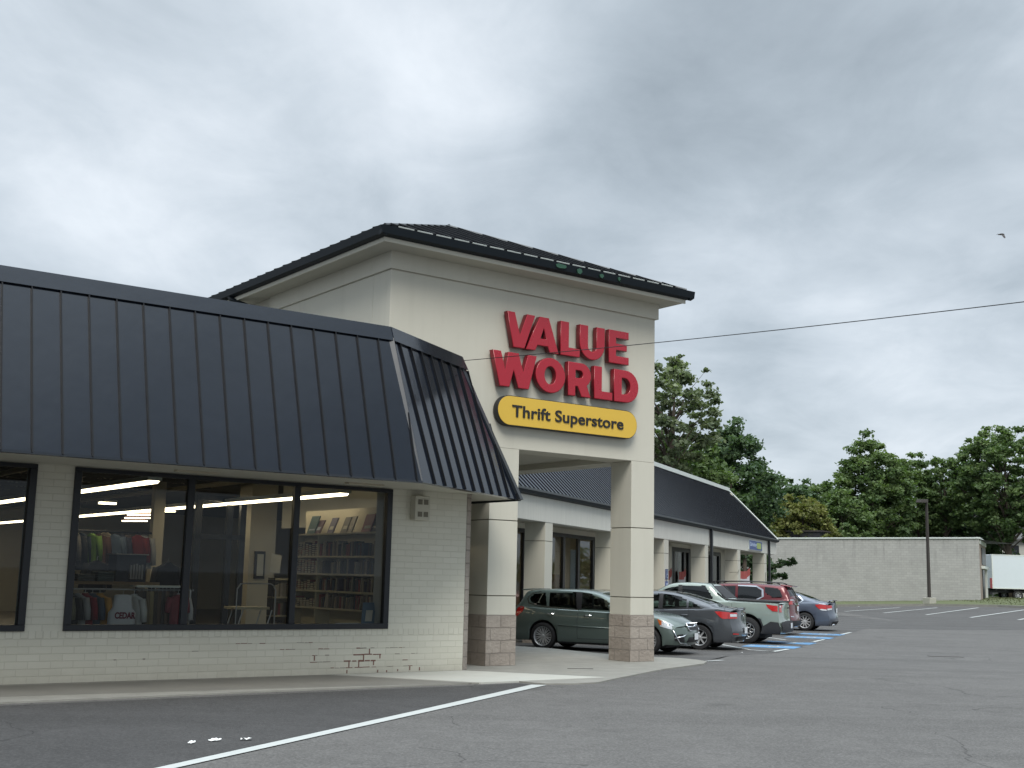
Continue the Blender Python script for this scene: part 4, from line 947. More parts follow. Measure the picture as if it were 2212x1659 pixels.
TR = [(.085, .07, .055), (.045, .04, .035), (.17, .135, .08), (.23, .19, .10), (.06, .05, .04), (.10, .07, .05), (.05, .045, .04), (.13, .09, .06), (.045, .035, .03), (.08, .05, .04)]
for i, c in enumerate(TR):
    garment(FA, -4.95 + .058 * i, 1.26, 1.18, .12, .72, c, 'long', 'brown toned trousers hanging %s from the left in the row on the low rail' % ordn(i), 'trousers on the low rail', 40, 'hanging_trousers')
garment(FA, -4.36, 1.25, 1.15, .34, .75, (.50, .50, .50), 'shirt', 'white blouse hanging at the right end of the low rail', 'shirts on the low clothes rail', 35)
garment(FA, -4.42, 1.10, 1.14, .24, .52, (.20, .05, .06), 'shirt', 'small red patterned shirt hanging before the white blouse', 'shirts on the low clothes rail', 30)
rk = thing('clothes_rail', 'tall black clothes rail with short jackets deep in the left pane', 'clothes rail', FA)
mb = MB(); mb.tube([(-5.3, 4.2, 2.12), (-3.75, 4.2, 2.12)], .02, 'black', 6); mb.build('rail', rk)
for u in (-4.75, -3.95):
    mb = MB(); mb.tube([(u, 4.2, 0), (u, 4.2, 2.12)], .022, 'black', 6); mb.build('upright', rk)
for i, (c, nme) in enumerate((((.14, .13, .12), 'pale and dark'), ((.02, .022, .025), 'black'), ((.02, .03, .045), 'navy'), ((.12, .22, .03), 'lime green'), ((.09, .04, .025), 'rust brown'), ((.27, .22, .15), 'tan'), ((.08, .11, .16), 'denim blue'), ((.03, .035, .06), 'dark navy'), ((.16, .12, .11), 'mauve grey'), ((.16, .015, .02), 'bright red'), ((.36, .36, .36), 'white'))):
    garment(FA, -5.18 + .132 * i, 4.2 + (i % 3) * .05, 2.08 + (.03 if i == 5 else 0), .34, .52 + .05 * (i % 3), c, 'jacket', '%s jacket hanging on the tall black rail' % nme, 'jackets on the tall rail', 20 + 12 * (i % 4), 'hanging_jacket')
garment(FA, -4.07, 2.5, 1.62, .46, .85, (.014, .015, .017), 'jacket', 'black blazer displayed on a black stand beside the window post', 'display blazers', 0, 'blazer')
garment(FA, -5.05, 3.0, 1.62, .38, .5, (.016, .017, .02), 'jacket', 'dark blazer over a pale shirt displayed above folded clothes', 'display blazers', 0, 'blazer')
t = thing('display_cabinet', 'dark navy cabinet with standing books behind the clothes', 'cabinet', FA)
mb = MB(); mb.box(-4.9, -4.43, 2.5, 2.9, 1.30, 1.72, cm((.02, .026, .04))); mb.build('cabinet_body', t)
mb = MB(); mb.box(-4.93, -4.40, 2.48, 2.92, 1.72, 1.735, cm((.3, .3, .28))); mb.build('cabinet_top', t)
for i in range(5):
    mb = MB(); mb.box(-4.70 + .045 * i, -4.67 + .045 * i, 2.44, 2.5, 1.34, 1.56 + .01 * (i % 3), cm((.22, .23, .24))); o = mb.build('book', None, FA, recalc=False); tag(o, 'pale grey book standing %s from the left before the dark navy cabinet' % ORD[i], 'book', 'grey books by the cabinet')
t = thing('display_table', 'long wooden display table behind the clothes rail', 'table', FA)
mb = MB(); mb.box(-6.2, -4.3, 2.2, 2.9, 1.255, 1.30, cm((.22, .15, .08))); mb.build('table_top', t)
for u in (-6.15, -4.35):
    mb = MB(); mb.box(u, u + .05, 2.25, 2.3, 0, 1.254, cm((.2, .14, .08))); mb.build('leg', t)
for k, (u, c) in enumerate(((-5.85, (.03, .035, .04)), (-5.55, (.05, .055, .05)), (-5.25, (.03, .05, .05)))):
    z = 1.301
    for j in range(4 - k % 2):
        mb = MB(); mb.box(u, u + .26, 2.3, 2.6, z, z + .035, cm(tuple(x * (1 + .3 * (j % 2)) for x in c))); o = mb.build('folded_clothes', None, FA, bevel=.01); tag(o, 'dark folded garment %s from the bottom in the %s pile on the wooden table' % (ordn(j), ORD[k]), 'folded clothes', 'folded clothes on the table'); z += .037
for k, (u, v) in enumerate(((-9.0, 3), (-10.5, 4), (-8, 5))):
    t = thing('display_rack', 'dark clothes rack behind the far left pane, %s nearest to the glass' % ORD[k], 'clothes rail', FA, 'racks behind the far left pane')
    mb = MB(); mb.tube([(u, v, 0), (u, v, 1.5), (u + 1.2, v, 1.5), (u + 1.2, v, 0)], .02, 'black', 6); mb.build('frame', t)
    for i in range(7):
        c = random.choice(TR); mb = MB(); mb.box(u + .1 + i * .15, u + .16 + i * .15, v - .2, v + .2, .7 + rnd(0, .1), 1.48, cm(c)); mb.build('garment', t)
# wing shop contents
for i, (u, c, h) in enumerate(((7.5, (.20, .13, .08), 1.7), (8.0, (.30, .22, .13), 1.75), (9.0, (.18, .10, .07), 1.65), (2.6, (.06, .07, .08), 1.5), (3.4, (.25, .04, .05), 1.1))):
    mb = MB(); mb.box(u, u + .42, 3.0, 3.4, 0, h, cm(c)); mb.box(u + .03, u + .39, 2.985, 3.0, .1, h - .1, cm(tuple(x * 1.3 for x in c)))
    o = mb.build('storage_box', None, FD, bevel=.01); tag(o, ('brown cardboard carton standing %s from the left inside the wing window' % ORD[i] if i < 3 else ('dark cabinet inside the wing window beside the first pillar' if i == 3 else 'red carton inside the wing window beside the first pillar')), 'carton', 'cartons inside the wing window')
mb = MB(); mb.box(8.9, 9.75, 2.45, 2.47, .9, 2.5, cm((.28, .32, .35))); o = mb.build('window_poster', None, FD); tag(o, 'large pale blue grey poster filling the last pane of the wing window', 'poster')
for a, b, n in ((21.5, 22.7, 6), (23.2, 23.7, 3), (28.35, 29.7, 6)):
    mb = MB(); k = (b - a) / 24
    mb.grid([[(a + k * i, 2.4 + .05 * math.sin(i * 1.6), z) for i in range(25)] for z in (.1, 2.8)], cm((.30, .32, .30))); o = mb.build('curtain', None, FD, smooth=True, recalc=False)
    tag(o, {6: 'pale grey curtain hanging in the window behind the third pillar' if a < 22 else 'pale curtain in the window behind the downspout', 3: 'narrow pale curtain at the right edge of the banner window'}[n], 'curtain', 'curtains in the wing windows')
# ================================================================== cars
def catmull(P, n=4):
    out = []; m = len(P)
    for i in range(m - 1):
        p0, p1, p2, p3 = P[max(i - 1, 0)], P[i], P[i + 1], P[min(i + 2, m - 1)]
        for j in range(n):
            t = j / n
            out.append(tuple(.5 * (2 * b + (c - a) * t + (2 * a - 5 * b + 4 * c - d) * t * t + (3 * b - a - 3 * c + d) * t ** 3) for a, b, c, d in zip(p0, p1, p2, p3)))
    out.append(tuple(P[-1])); return out
def wheel_proto(r, rim, nsp, style):
    t = MB(); n = 40; w2 = .105
    prof = [(rim * .98, -w2 * .8), (rim * 1.04, -w2), (r * .93, -w2), (r * .985, -w2 * .8), (r, -w2 * .4), (r, w2 * .4), (r * .985, w2 * .8), (r * .93, w2), (rim * 1.04, w2), (rim * .98, w2 * .8)]
    t.grid([[(q * math.cos(2 * math.pi * i / n), y, q * math.sin(2 * math.pi * i / n)) for q, y in prof] for i in range(n + 1)], 'rubber')
    m = MB()
    # outer side is -y
    prof = [(rim, -.085), (rim * .97, -.095), (rim * .92, -.085), (rim * .9, -.03), (rim * .9, .08)]
    m.grid([[(q * math.cos(2 * math.pi * i / n), y, q * math.sin(2 * math.pi * i / n)) for q, y in prof] for i in range(n + 1)], 'alloy')
    m.face([(rim * .9 * math.cos(2 * math.pi * i / n), .0, rim * .9 * math.sin(2 * math.pi * i / n)) for i in range(n)], 'black')
    sp = 'alloy' if style != 'dark' else 'black_soft'
    for k in range(nsp):
        a = 2 * math.pi * k / nsp; offs = (-.035, .035) if style == 'twin' else (0,)
        for of in offs:
            w_in, w_out = (.012, .011) if style == 'twin' else ((.022, .016) if style == 'single' else (.03, .045))
            c, s_ = math.cos(a), math.sin(a)
            def P(rr, y, of2): return (rr * c - of2 * s_, y, rr * s_ + of2 * c)
            m.hexa([P(.04, -.06, of * .4 - w_in), P(rim * .93, -.07, of - w_out), P(rim * .93, -.045, of - w_out), P(.04, -.035, of * .4 - w_in)],
                   [P(.04, -.06, of * .4 + w_in), P(rim * .93, -.07, of + w_out), P(rim * .93, -.045, of + w_out), P(.04, -.035, of * .4 + w_in)], sp)
        if style == 'dark':                    # light oblong rings between the dark spokes
            q = rim * .62
            pts = [P(q + .055 * math.cos(R(b)), -.088, .05 * math.sin(R(b))) for b in range(0, 361, 30)]
            m.tube(pts, .010, 'alloy', 5, False)
    m.grid([[(q * math.cos(2 * math.pi * i / 16), y, q * math.sin(2 * math.pi * i / 16)) for q, y in ((.0, -.085), (.03, -.082), (.045, -.06), (.05, -.03))] for i in range(17)], sp)
    return t, m
def make_car(name, label, x, y, hd, C, deco):
    z0 = -.2
    F = Fr(x, y, z0, hd); T = thing(name, label, C.get('cat', 'car'), F, 'cars parked in front of the wing')
    fo, ro, wb, W, r = C['fo'], C['ro'], C['wb'], C['W'], C['r']
    hw = W / 2; X0, X1 = -ro, wb + fo; top, belt = C['top'], C['belt']; zb = C.get('zb', .20); ra = r + C.get('gap', .055)
    tx, tz = zip(*catmull(top, 5)) if C.get('smooth', 1) else zip(*top)
    bx_, bz_ = zip(*belt)
    def Tz(x): return float(np.interp(x, tx, tz))
    def Bz(x): return min(float(np.interp(x, bx_, bz_)), Tz(x) - .02)
    def section(x):
        T_, B_ = Tz(x), Bz(x)
        e = 1.0
        if x < 0: e = 1 - C.get('tw', .07) * (-x / ro) ** 2.2
        elif x > wb: e = 1 - C.get('nw', .10) * ((x - wb) / fo) ** 2
        w = hw * e; lo = zb
        if x > wb + fo * .5: lo = zb + .03
        arch = 0
        for ax in (0, wb):
            d = abs(x - ax)
            if d < ra: arch = max(arch, r + math.sqrt(ra * ra - d * d))
        zl = max(lo, arch); gh = T_ - B_
        g = min(1, gh / .35); inset = .015 + .03 * g
        wr = w * (1 - (C.get('tumble', .20)) * g - .10 * (1 - g))
        zm = max(.5 * (lo + B_) + .02, zl + .03); zm = min(zm, B_ - .05)
        low = [(0, zl - .02 if arch else zl), (w * .80, zl - .02 if arch else zl), (w * (.955 if not arch else .985), zl + .004), (w * .985, min(zl + .10, zm - .01)), (w, zm), (w * .992, (zm + B_) / 2 + .02), (w * .965, B_)]
        d = min(.07, gh * .6)
        up = [(w * .965 - inset * .6, B_ + min(.02, gh * .2)), (wr + (w * .965 - wr) * .45, B_ + gh * .52), (wr, T_ - d), (wr * .90, T_ - d * .38), (wr * .66, T_ - d * .1), (0, T_)]
        if gh < .12: up = [(w * .93, B_ + gh * .35), (w * .86, B_ + gh * .6), (w * .76, T_ - gh * .22), (w * .6, T_ - gh * .1), (w * .35, T_ - gh * .02), (0, T_)]
        return low[:2] + catmull(low[2:], 3) + catmull(up, 3)
    def warp(p):
        x, y, z = p
        f = min(1, abs(y) / hw)
        if x < -.15:
            t = min(1, (-x - .15) / (ro - .15)); x += C.get('rt', .16) * f ** 3 * t ** 2
            x -= t ** 2 * np.interp(z, *C.get('tail', ([.2, .35, .55, .62, .8, 1.2], [-.05, .05, .06, .02, 0, -.02])))
        if x > wb + .25:
            t = min(1, (x - wb - .25) / (fo - .25)); x -= C.get('ft', .30) * f ** 2.6 * t ** 2
            x += t ** 2 * np.interp(z, [.2, .35, .5, .62, .8], [-.04, .05, .05, .03, -.05])
        return (x, y, z)
    N = int((X1 - X0) / .032); sx = [X0 + (X1 - X0) * i / N for i in range(N + 1)]
    S = [section(x) for x in sx]
    def sideY(x, z):
        s_ = section(x)[2:]; zs = [q[1] for q in s_]; ys = [q[0] for q in s_]
        k = max(range(len(zs)), key=lambda i: zs[i]); return float(np.interp(z, np.maximum.accumulate(zs[:k + 1]), ys[:k + 1]))
    def topZ(x, y):
        s_ = section(x); ys = [q[0] for q in s_[-18:]][::-1]; zs = [q[1] for q in s_[-18:]][::-1]
        return float(np.interp(abs(y), ys, zs))
    def inpoly(p, poly):
        c = False; n = len(poly)
        for i in range(n):
            a, b = poly[i], poly[i - 1]
            if (a[1] > p[1]) != (b[1] > p[1]) and p[0] < (b[0] - a[0]) * (p[1] - a[1]) / (b[1] - a[1]) + a[0]: c = not c
        return c
    sidew = C['side']; topw = C['topw']
    mb = MB(); n = len(S[0]); pm_ = C['paint']; low_m = C.get('clad', pm_)
    full = [[(sx[i], -q[0], q[1]) for q in S[i]] + [(sx[i], q[0], q[1]) for q in S[i][::-1]] for i in range(N + 1)]
    for i in range(N):
        for j in range(2 * n - 1):
            if j == n - 1: continue
            a, b, c, d = full[i][j], full[i][j + 1], full[i + 1][j + 1], full[i + 1][j]
            cx_, cy_, cz_ = [(a[k] + b[k] + c[k] + d[k]) / 4 for k in range(3)]
            jj = j if j < n - 1 else 2 * n - 2 - j
            hole = False
            if jj >= 15 and C.get('holes', 1):
                if any(inpoly((cx_, cz_), P) for P in sidew) and abs(cy_) > hw * .6: hole = True
                if any(inpoly((cx_, abs(cy_)), P) for P in topw): hole = True
            if hole: continue
            mt = pm_
            if jj <= 1: mt = 'black_soft'
            elif C.get('clad') and jj <= 5 : mt = C['clad']
            mb.face([warp(p) for p in (a, b, c, d)], mt)
    for e in (0, N):
        ring = [warp(p) for p in full[e]]; cpt = (sum(p[0] for p in ring) / len(ring), 0, sum(p[2] for p in ring) / len(ring))
        # tail and nose panels, cut in rows so that they follow the bumper shape
        rows = 10; zlo = min(q[1] for q in S[e]); zhi = Tz(sx[e]) - .004; G = []
        for k in range(rows + 1):
            z = zlo + (zhi - zlo) * k / rows; yw = sideY(sx[e], z) if k < rows else S[e][-4][0]
            G.append([warp((sx[e], yw * (q / 6 - 1), min(z, topZ(sx[e], yw * (q / 6 - 1))))) for q in range(13)])
        mb.grid(G, pm_)
    body = mb.build('body', T, smooth=True, sharp=38)
    # dark wheel wells and floor
    mb = MB(); mb.box(-ra, ra, -hw * .62, hw * .62, .16, r * 2 + .12, 'black_soft'); mb.box(wb - ra, wb + ra, -hw * .62, hw * .62, .16, r * 2 + .10, 'black_soft'); mb.box(ra, wb - ra, -hw * .9, hw * .9, zb - .04, zb + .02, 'black_soft')
    mb.box(X0 + .12, -ra + .01, -hw * .8, hw * .8, zb - .0, zb + .1, 'black_soft'); mb.build('underbody', T)
    # glass and other skins laid on the body
    def patch(nm, poly, m, kind, off=.006, sides=(-1, 1), par=body, step=.10, border=None):
        for sd in sides:
            vs = [Vector(p) for p in poly]; xs_ = [p[0] for p in poly]; zs_ = [p[1] for p in poly]; inner = []
            a = min(xs_) + step / 2
            while a < max(xs_):
                b = min(zs_) + step / 2
                while b < max(zs_):
                    if inpoly((a, b), poly): inner.append(Vector((a, b)))
                    b += step
                a += step
            # refine the outline too
            ol = []
            for i in range(len(vs)):
                p, q = vs[i], vs[(i + 1) % len(vs)]; k = max(1, int((q - p).length / step))
                ol += [p.lerp(q, j / k) for j in range(k)]
            rr = delaunay_2d_cdt(ol + inner, [], [list(range(len(ol)))], 1, 1e-4)
            mm = MB(); mi = mm.mi(m)
            for q in rr[0]:
                if kind == 'side': P = (q[0], sd * (sideY(q[0], q[1]) + off), q[1])
                elif kind == 'top': P = (q[0], q[1], topZ(q[0], q[1]) + off * 1.6)
                elif kind == 'tail': P = (X0 - off, q[0], q[1])
                else: P = (X1 + off, q[0], q[1])
                mm.v.append(warp(P))
            mm.f = [tuple(f) for f in rr[2]]; mm.m = [mi] * len(mm.f); mm.uv = [None] * len(mm.f)
            ob = mm.build(nm, par, smooth=True)
            if kind in ('tail', 'nose') or kind == 'top': 
                if sides == (-1, 1): return ob
    gm = C.get('glass', 'car_glass'); gs = C.get('glass_rear', gm)
    for i, P in enumerate(sidew): patch('side_window', P, gm if i in C.get('clear', range(9)) else gs, 'side', .004)
    for i, P in enumerate(topw):
        Q = P + [(a, -b) for a, b in P[::-1]]
        patch('windshield' if i == 0 else 'rear_window', Q, 'car_glass_top', 'top', .004, step=.14)
    for P, m in C.get('trim', ()): patch('window_trim', P, m, 'side', .007)
    # wheels
    wt, wr_ = wheel_proto(r, C['rim'], *C['spokes'])
    first = None
    for ax in (0, wb):
        for sgn in (-1, 1):
            if first is None:
                wm = MB(); tn = wt.build('tyre', T, None, smooth=True, sharp=50); tn.name = 'wheel'
                # wheel = tyre mesh with the rim as its child
                rim_ = wr_.build('rim', tn, None, smooth=True, sharp=35); o = tn; first = tn
            else:
                o = first.copy(); col.objects.link(o); o.parent = T; k = first.children[0].copy(); col.objects.link(k); k.parent = o
            o.matrix_basis = Matrix.Translation((ax, sgn * (hw - .105), r)) @ (Matrix.Rotation(math.pi, 4, 'Z') if sgn > 0 else Matrix())
    # door handles, mirrors, seams
    for hx, hz in C['handles']:
        for sgn in (-1, 1):
            m_ = MB(); yy = sideY(hx, hz); m_.tube([(hx - .09, sgn * (yy + .012), hz), (hx - .05, sgn * (yy + .035), hz + .004), (hx + .05, sgn * (yy + .035), hz + .004), (hx + .09, sgn * (yy + .012), hz)], .013, C.get('handle_m', pm_), 6); m_.build('door_handle', body)
    mx_, mz = C['mirror']
    for sgn in (-1, 1):
        m_ = MB(); yy = sideY(mx_, mz - .05)
        m_.tube([(mx_, sgn * yy, mz - .02), (mx_ + .02, sgn * (yy + .10), mz)], .02, 'black_soft', 6)
        m_.tube([(mx_ - .03, sgn * (yy + .06), mz + .04), (mx_ + .01, sgn * (yy + .11), mz + .045), (mx_ + .02, sgn * (yy + .2), mz + .04), (mx_ + .0, sgn * (yy + .25), mz + .03)], [.04, .075, .075, .04], C.get('mirror_m', pm_), 8); m_.build('side_mirror', T, smooth=True)
    for pts in C['seams']:
        for sgn in (-1, 1):
            m_ = MB(); dense = []
            for a, b in zip(pts, pts[1:]):
                for j in range(5): dense.append((a[0] + (b[0] - a[0]) * j / 5, a[1] + (b[1] - a[1]) * j / 5))
            dense.append(pts[-1])
            m_.tube([(a, sgn * (sideY(a, b) + .0005), b) for a, b in dense], .0042, 'black', 4, False); m_.build('door_gap', body)
    # seats seen through the glass
    def seat(cx, cy, wd, c='seat_cloth'):
        m_ = MB(); m_.box(cx - .25, cx + .25, cy - wd / 2, cy + wd / 2, .35, .55, c); m_.hexa([(cx - .3, cy - wd / 2, .5), (cx - .16, cy - wd / 2, .5), (cx - .16, cy + wd / 2, .5), (cx - .3, cy + wd / 2, .5)], [(cx - .44, cy - wd * .42, 1.05), (cx - .34, cy - wd * .42, 1.05), (cx - .34, cy + wd * .42, 1.05), (cx - .44, cy + wd * .42, 1.05)], c)
        for k in ((-.5, .5) if wd > .8 else (0,)): m_.box(cx - .46, cx - .37, cy + k * wd * .55 - .12, cy + k * wd * .55 + .12, 1.07, 1.24, c)
        m_.build('seat', T, bevel=.03)
    sh = C.get('seat', 1.35)
    seat(sh, -.36, .5); seat(sh, .36, .5); seat(sh - .85, 0, 1.2)
    m_ = MB(); m_.box(-.4, 2.1, -hw * .8, hw * .8, .3, .36, 'black_soft'); m_.box(sh + .55, sh + .8, -hw * .8, hw * .8, .75, .95, 'black_soft'); m_.tube([(sh + .50, .36 + .17 * math.cos(R(a)), .9 + .17 * math.sin(R(a))) for a in range(0, 361, 24)], .014, 'black', 5, False); m_.build('dashboard', T)
    deco(T, body, patch, sideY, topZ, warp, X0, X1, hw)
    return T
pm('seat_cloth', (.16, .155, .14), .9)
def licence(T, x, z, sgn, blur=False):
    m_ = MB(); m_.box(x - .004 if sgn < 0 else x, x if sgn < 0 else x + .004, -.15, .15, z - .075, z + .075, 'plate'); o = m_.build('license_plate', T, bevel=.003)
def bar(nm, par, pts, rr, m): m_ = MB(); m_.tube(pts, rr, m, 8); return m_.build(nm, par, smooth=True)
# -- green hatchback, nose to the right
def d_green(T, body, patch, sideY, topZ, warp, X0, X1, hw):
    patch('tail_light', [(-.88, .86), (-.80, .98), (-.66, 1.02), (-.56, 1.00), (-.60, .90), (-.78, .78), (-.88, .76)], 'lamp_red', 'side', .012)
    patch('headlight', [(2.98, .66), (3.20, .62), (3.42, .60), (3.46, .68), (3.30, .745), (3.0, .80), (2.90, .83)], 'lamp_clear', 'side', .012)
    patch('turn_signal', [(2.90, .83), (2.96, .70), (3.02, .69), (3.02, .79)], 'lamp_amber', 'side', .018)
    patch('grille', [(-.36, .58), (.36, .58), (.44, .72), (-.44, .72)], 'black', 'nose', .012)
    patch('lower_grille', [(-.45, .30), (.45, .30), (.40, .42), (-.40, .42)], 'black', 'nose', .012)
    for sg_ in (-1, 1):
        patch('fog_lamp', [(sg_ * .52, .30), (sg_ * .78, .34), (sg_ * .80, .46), (sg_ * .60, .50)], 'black', 'nose', .014, (1,))
        w3 = [warp((X1 + .03, sg_ * a, b)) for a, b in ((.50, .50), (.60, .44), (.80, .40))]; bar('fog_trim', body, w3, .014, 'chrome')
        w3 = [warp((X1 + .03, sg_ * a, b)) for a, b in ((.82, .58), (.76, .42), (.66, .29), (.45, .26))]; bar('bumper_lip', body, w3, .016, 'chrome')
    w3 = [warp((X1 + .025, a, b)) for a, b in ((-.43, .73), (.43, .73), (.38, .57), (-.38, .57), (-.43, .73))]; bar('grille_frame', body, w3, .016, 'chrome')
    w3 = [warp((X1 + .02, a, b)) for a, b in ((-.40, .655), (-.1, .655), (.1, .655), (.40, .655))]; bar('grille_bar', body, w3, .014, 'chrome')
    m_ = MB(); p = warp((X1 + .03, 0, .66)); m_.tube([(p[0], -.09, p[2]), (p[0] + .012, -.05, p[2] + .03), (p[0] + .012, .05, p[2] + .03), (p[0], .09, p[2])], .018, 'chrome', 6); m_.build('emblem', body)
    licence(T, warp((X1, 0, .45))[0] + .025, .43, 1)
    bar('side_moulding', body, [(.42, -(sideY(.42, .60) + .005), .60), (1.0, -(sideY(1.0, .585) + .008), .585), (2.1, -(sideY(2.1, .57) + .006), .57)], .011, 'paint_green')
    m_ = MB(); m_.hexa([(-.62, -.55, 1.40), (-.42, -.55, 1.425), (-.42, .55, 1.425), (-.62, .55, 1.40)], [(-.74, -.52, 1.425), (-.40, -.54, 1.452), (-.40, .54, 1.452), (-.74, .52, 1.425)], 'paint_green'); m_.build('spoiler', body, bevel=.01)
make_car('parked_hatchback', 'dark green hatchback parked behind the entrance pier with its nose to the right', 1.24, 30.89, 115.0,
  dict(fo=.87, ro=.90, wb=2.645, W=1.74, r=.325, rim=.235, spokes=(10, 'twin'), paint='paint_green', ft=.36, zb=.21,
   top=[(-.90, .98), (-.86, 1.02), (-.74, 1.16), (-.58, 1.36), (-.45, 1.415), (.1, 1.462), (.7, 1.468), (1.15, 1.44), (1.55, 1.34), (2.0, 1.14), (2.35, 1.00), (2.7, .955), (3.1, .88), (3.40, .77), (3.515, .68)],
   belt=[(-.9, .95), (-.6, 1.0), (0, .97), (1.6, .93), (2.3, .91), (2.9, .84), (3.515, .62)],
   side=[[(-.42, 1.22), (-.28, 1.32), (.0, 1.365), (.08, 1.04), (-.10, 1.06), (-.34, 1.12)], [(.12, 1.37), (.80, 1.375), (.88, 1.0), (.15, 1.035)], [(.96, 1.375), (1.15, 1.36), (1.50, 1.255), (1.86, 1.055), (1.90, .98), (.98, 1.0)]],
   topw=[[(1.42, .52), (2.20, .60), (2.20, 0), (1.42, 0)], [(-.62, .50), (-.82, .56), (-.82, 0), (-.62, 0)]],
   trim=(([(-.44, 1.10), (-.50, 1.22), (-.36, 1.34), (-.10, 1.40), (-.10, 1.385), (-.34, 1.325), (-.465, 1.22), (-.41, 1.115), (-.1, 1.045), (.9, .985), (.9, .97), (-.1, 1.03)], 'chrome'), ([(.80, 1.39), (.97, 1.39), (.99, .985), (.87, .985)], 'black')),
   handles=((.20, .86), (1.17, .85)), handle_m='chrome', mirror=(1.78, 1.02), mirror_m='paint_green', seams=([(.90, 1.0), (.90, .4), (.92, .30)], [(1.92, .97), (1.98, .7), (1.93, .32)], [(.10, 1.02), (.05, .95)], [(.90, .30), (1.93, .31)]), seat=1.35), d_green)
# -- dark grey sedan, tail to the right
def d_grey(T, body, patch, sideY, topZ, warp, X0, X1, hw):
    patch('tail_light', [(-.90, .80), (-.90, .96), (-.60, .975), (-.42, .97), (-.60, .83), (-.70, .79)], 'lamp_red', 'side', .014)
    for s in (-1, 1):
        patch('tail_light', [(s * .52, .80), (s * .84, .80), (s * .84, .955), (s * .50, .95)], 'lamp_red', 'tail', .016, (1,)); patch('reversing_light', [(s * .54, .85), (s * .80, .85), (s * .80, .915), (s * .54, .91)], 'lamp_clear', 'tail', .022, (1,))
        patch('reflector', [(s * .55, .40), (s * .78, .41), (s * .78, .44), (s * .55, .43)], 'lamp_red', 'tail', .02, (1,))
    patch('rear_apron', [(-.55, .24), (.55, .24), (.62, .34), (-.62, .34)], 'black_soft', 'tail', .012)
    p = warp((X0 - .02, 0, .5)); licence(T, p[0] - .006, .50, -1)
    p = warp((X0 - .012, 0, .89)); m_ = MB(); m_.tube([(p[0], .07 * math.cos(R(a)), .89 + .045 * math.sin(R(a))) for a in range(0, 361, 30)], .008, 'chrome', 5, False); m_.build('emblem', body)
    bar('trunk_lip', body, [(X0 + .10, -.62, 1.015), (X0 + .03, -.4, 1.045), (X0 + .01, 0, 1.055), (X0 + .03, .4, 1.045), (X0 + .10, .62, 1.015)], .02, 'paint_grey')
    bar('antenna', T, [(.85, 0, 1.42), (.68, 0, 1.50), (.66, 0, 1.505)], .008, 'black')
make_car('parked_sedan', 'dark grey sedan parked nose in with red tail lights just right of the entrance pier', 5.24, 32.4, 293.2,
  dict(fo=.87, ro=.93, wb=2.57, W=1.72, r=.31, rim=.205, spokes=(7, 'single'), paint='paint_grey', glass='car_glass', tw=.08, rt=.20,
   top=[(-.93, 1.00), (-.88, 1.03), (-.60, 1.075), (-.38, 1.11), (.0, 1.24), (.45, 1.37), (.85, 1.44), (1.25, 1.455), (1.65, 1.42), (2.0, 1.27), (2.45, 1.03), (2.8, .96), (3.2, .84), (3.44, .68)],
   belt=[(-.93, .99), (-.5, 1.03), (0, 1.0), (.6, .975), (1.6, .93), (2.4, .91), (3.0, .82), (3.44, .60)],
   side=[[(-.02, 1.06), (.22, 1.20), (.30, 1.22), (.30, 1.045)], [(.34, 1.05), (.36, 1.24), (.60, 1.335), (.98, 1.365), (.98, 1.01)], [(1.08, 1.365), (1.45, 1.35), (1.70, 1.265), (2.12, 1.03), (2.12, .985), (1.10, 1.005)]],
   topw=[[(1.70, .52), (2.32, .62), (2.32, 0), (1.70, 0)], [(-.22, .60), (.70, .52), (.70, 0), (-.22, 0)]],
   trim=(([(.98, 1.385), (1.08, 1.385), (1.10, .99), (.98, .99)], 'black'), ([(-.10, 1.03), (.98, .995), (.98, 1.012), (-.02, 1.05)], 'black')),
   handles=((.40, .86), (1.30, .84)), mirror=(1.95, 1.0), seams=([(.30, 1.04), (.26, .9), (.40, .62), (.42, .35)], [(1.04, 1.0), (1.05, .32)], [(2.15, .98), (2.12, .34)], [(-.62, 1.06), (-.66, .99)]), seat=1.5), d_grey)
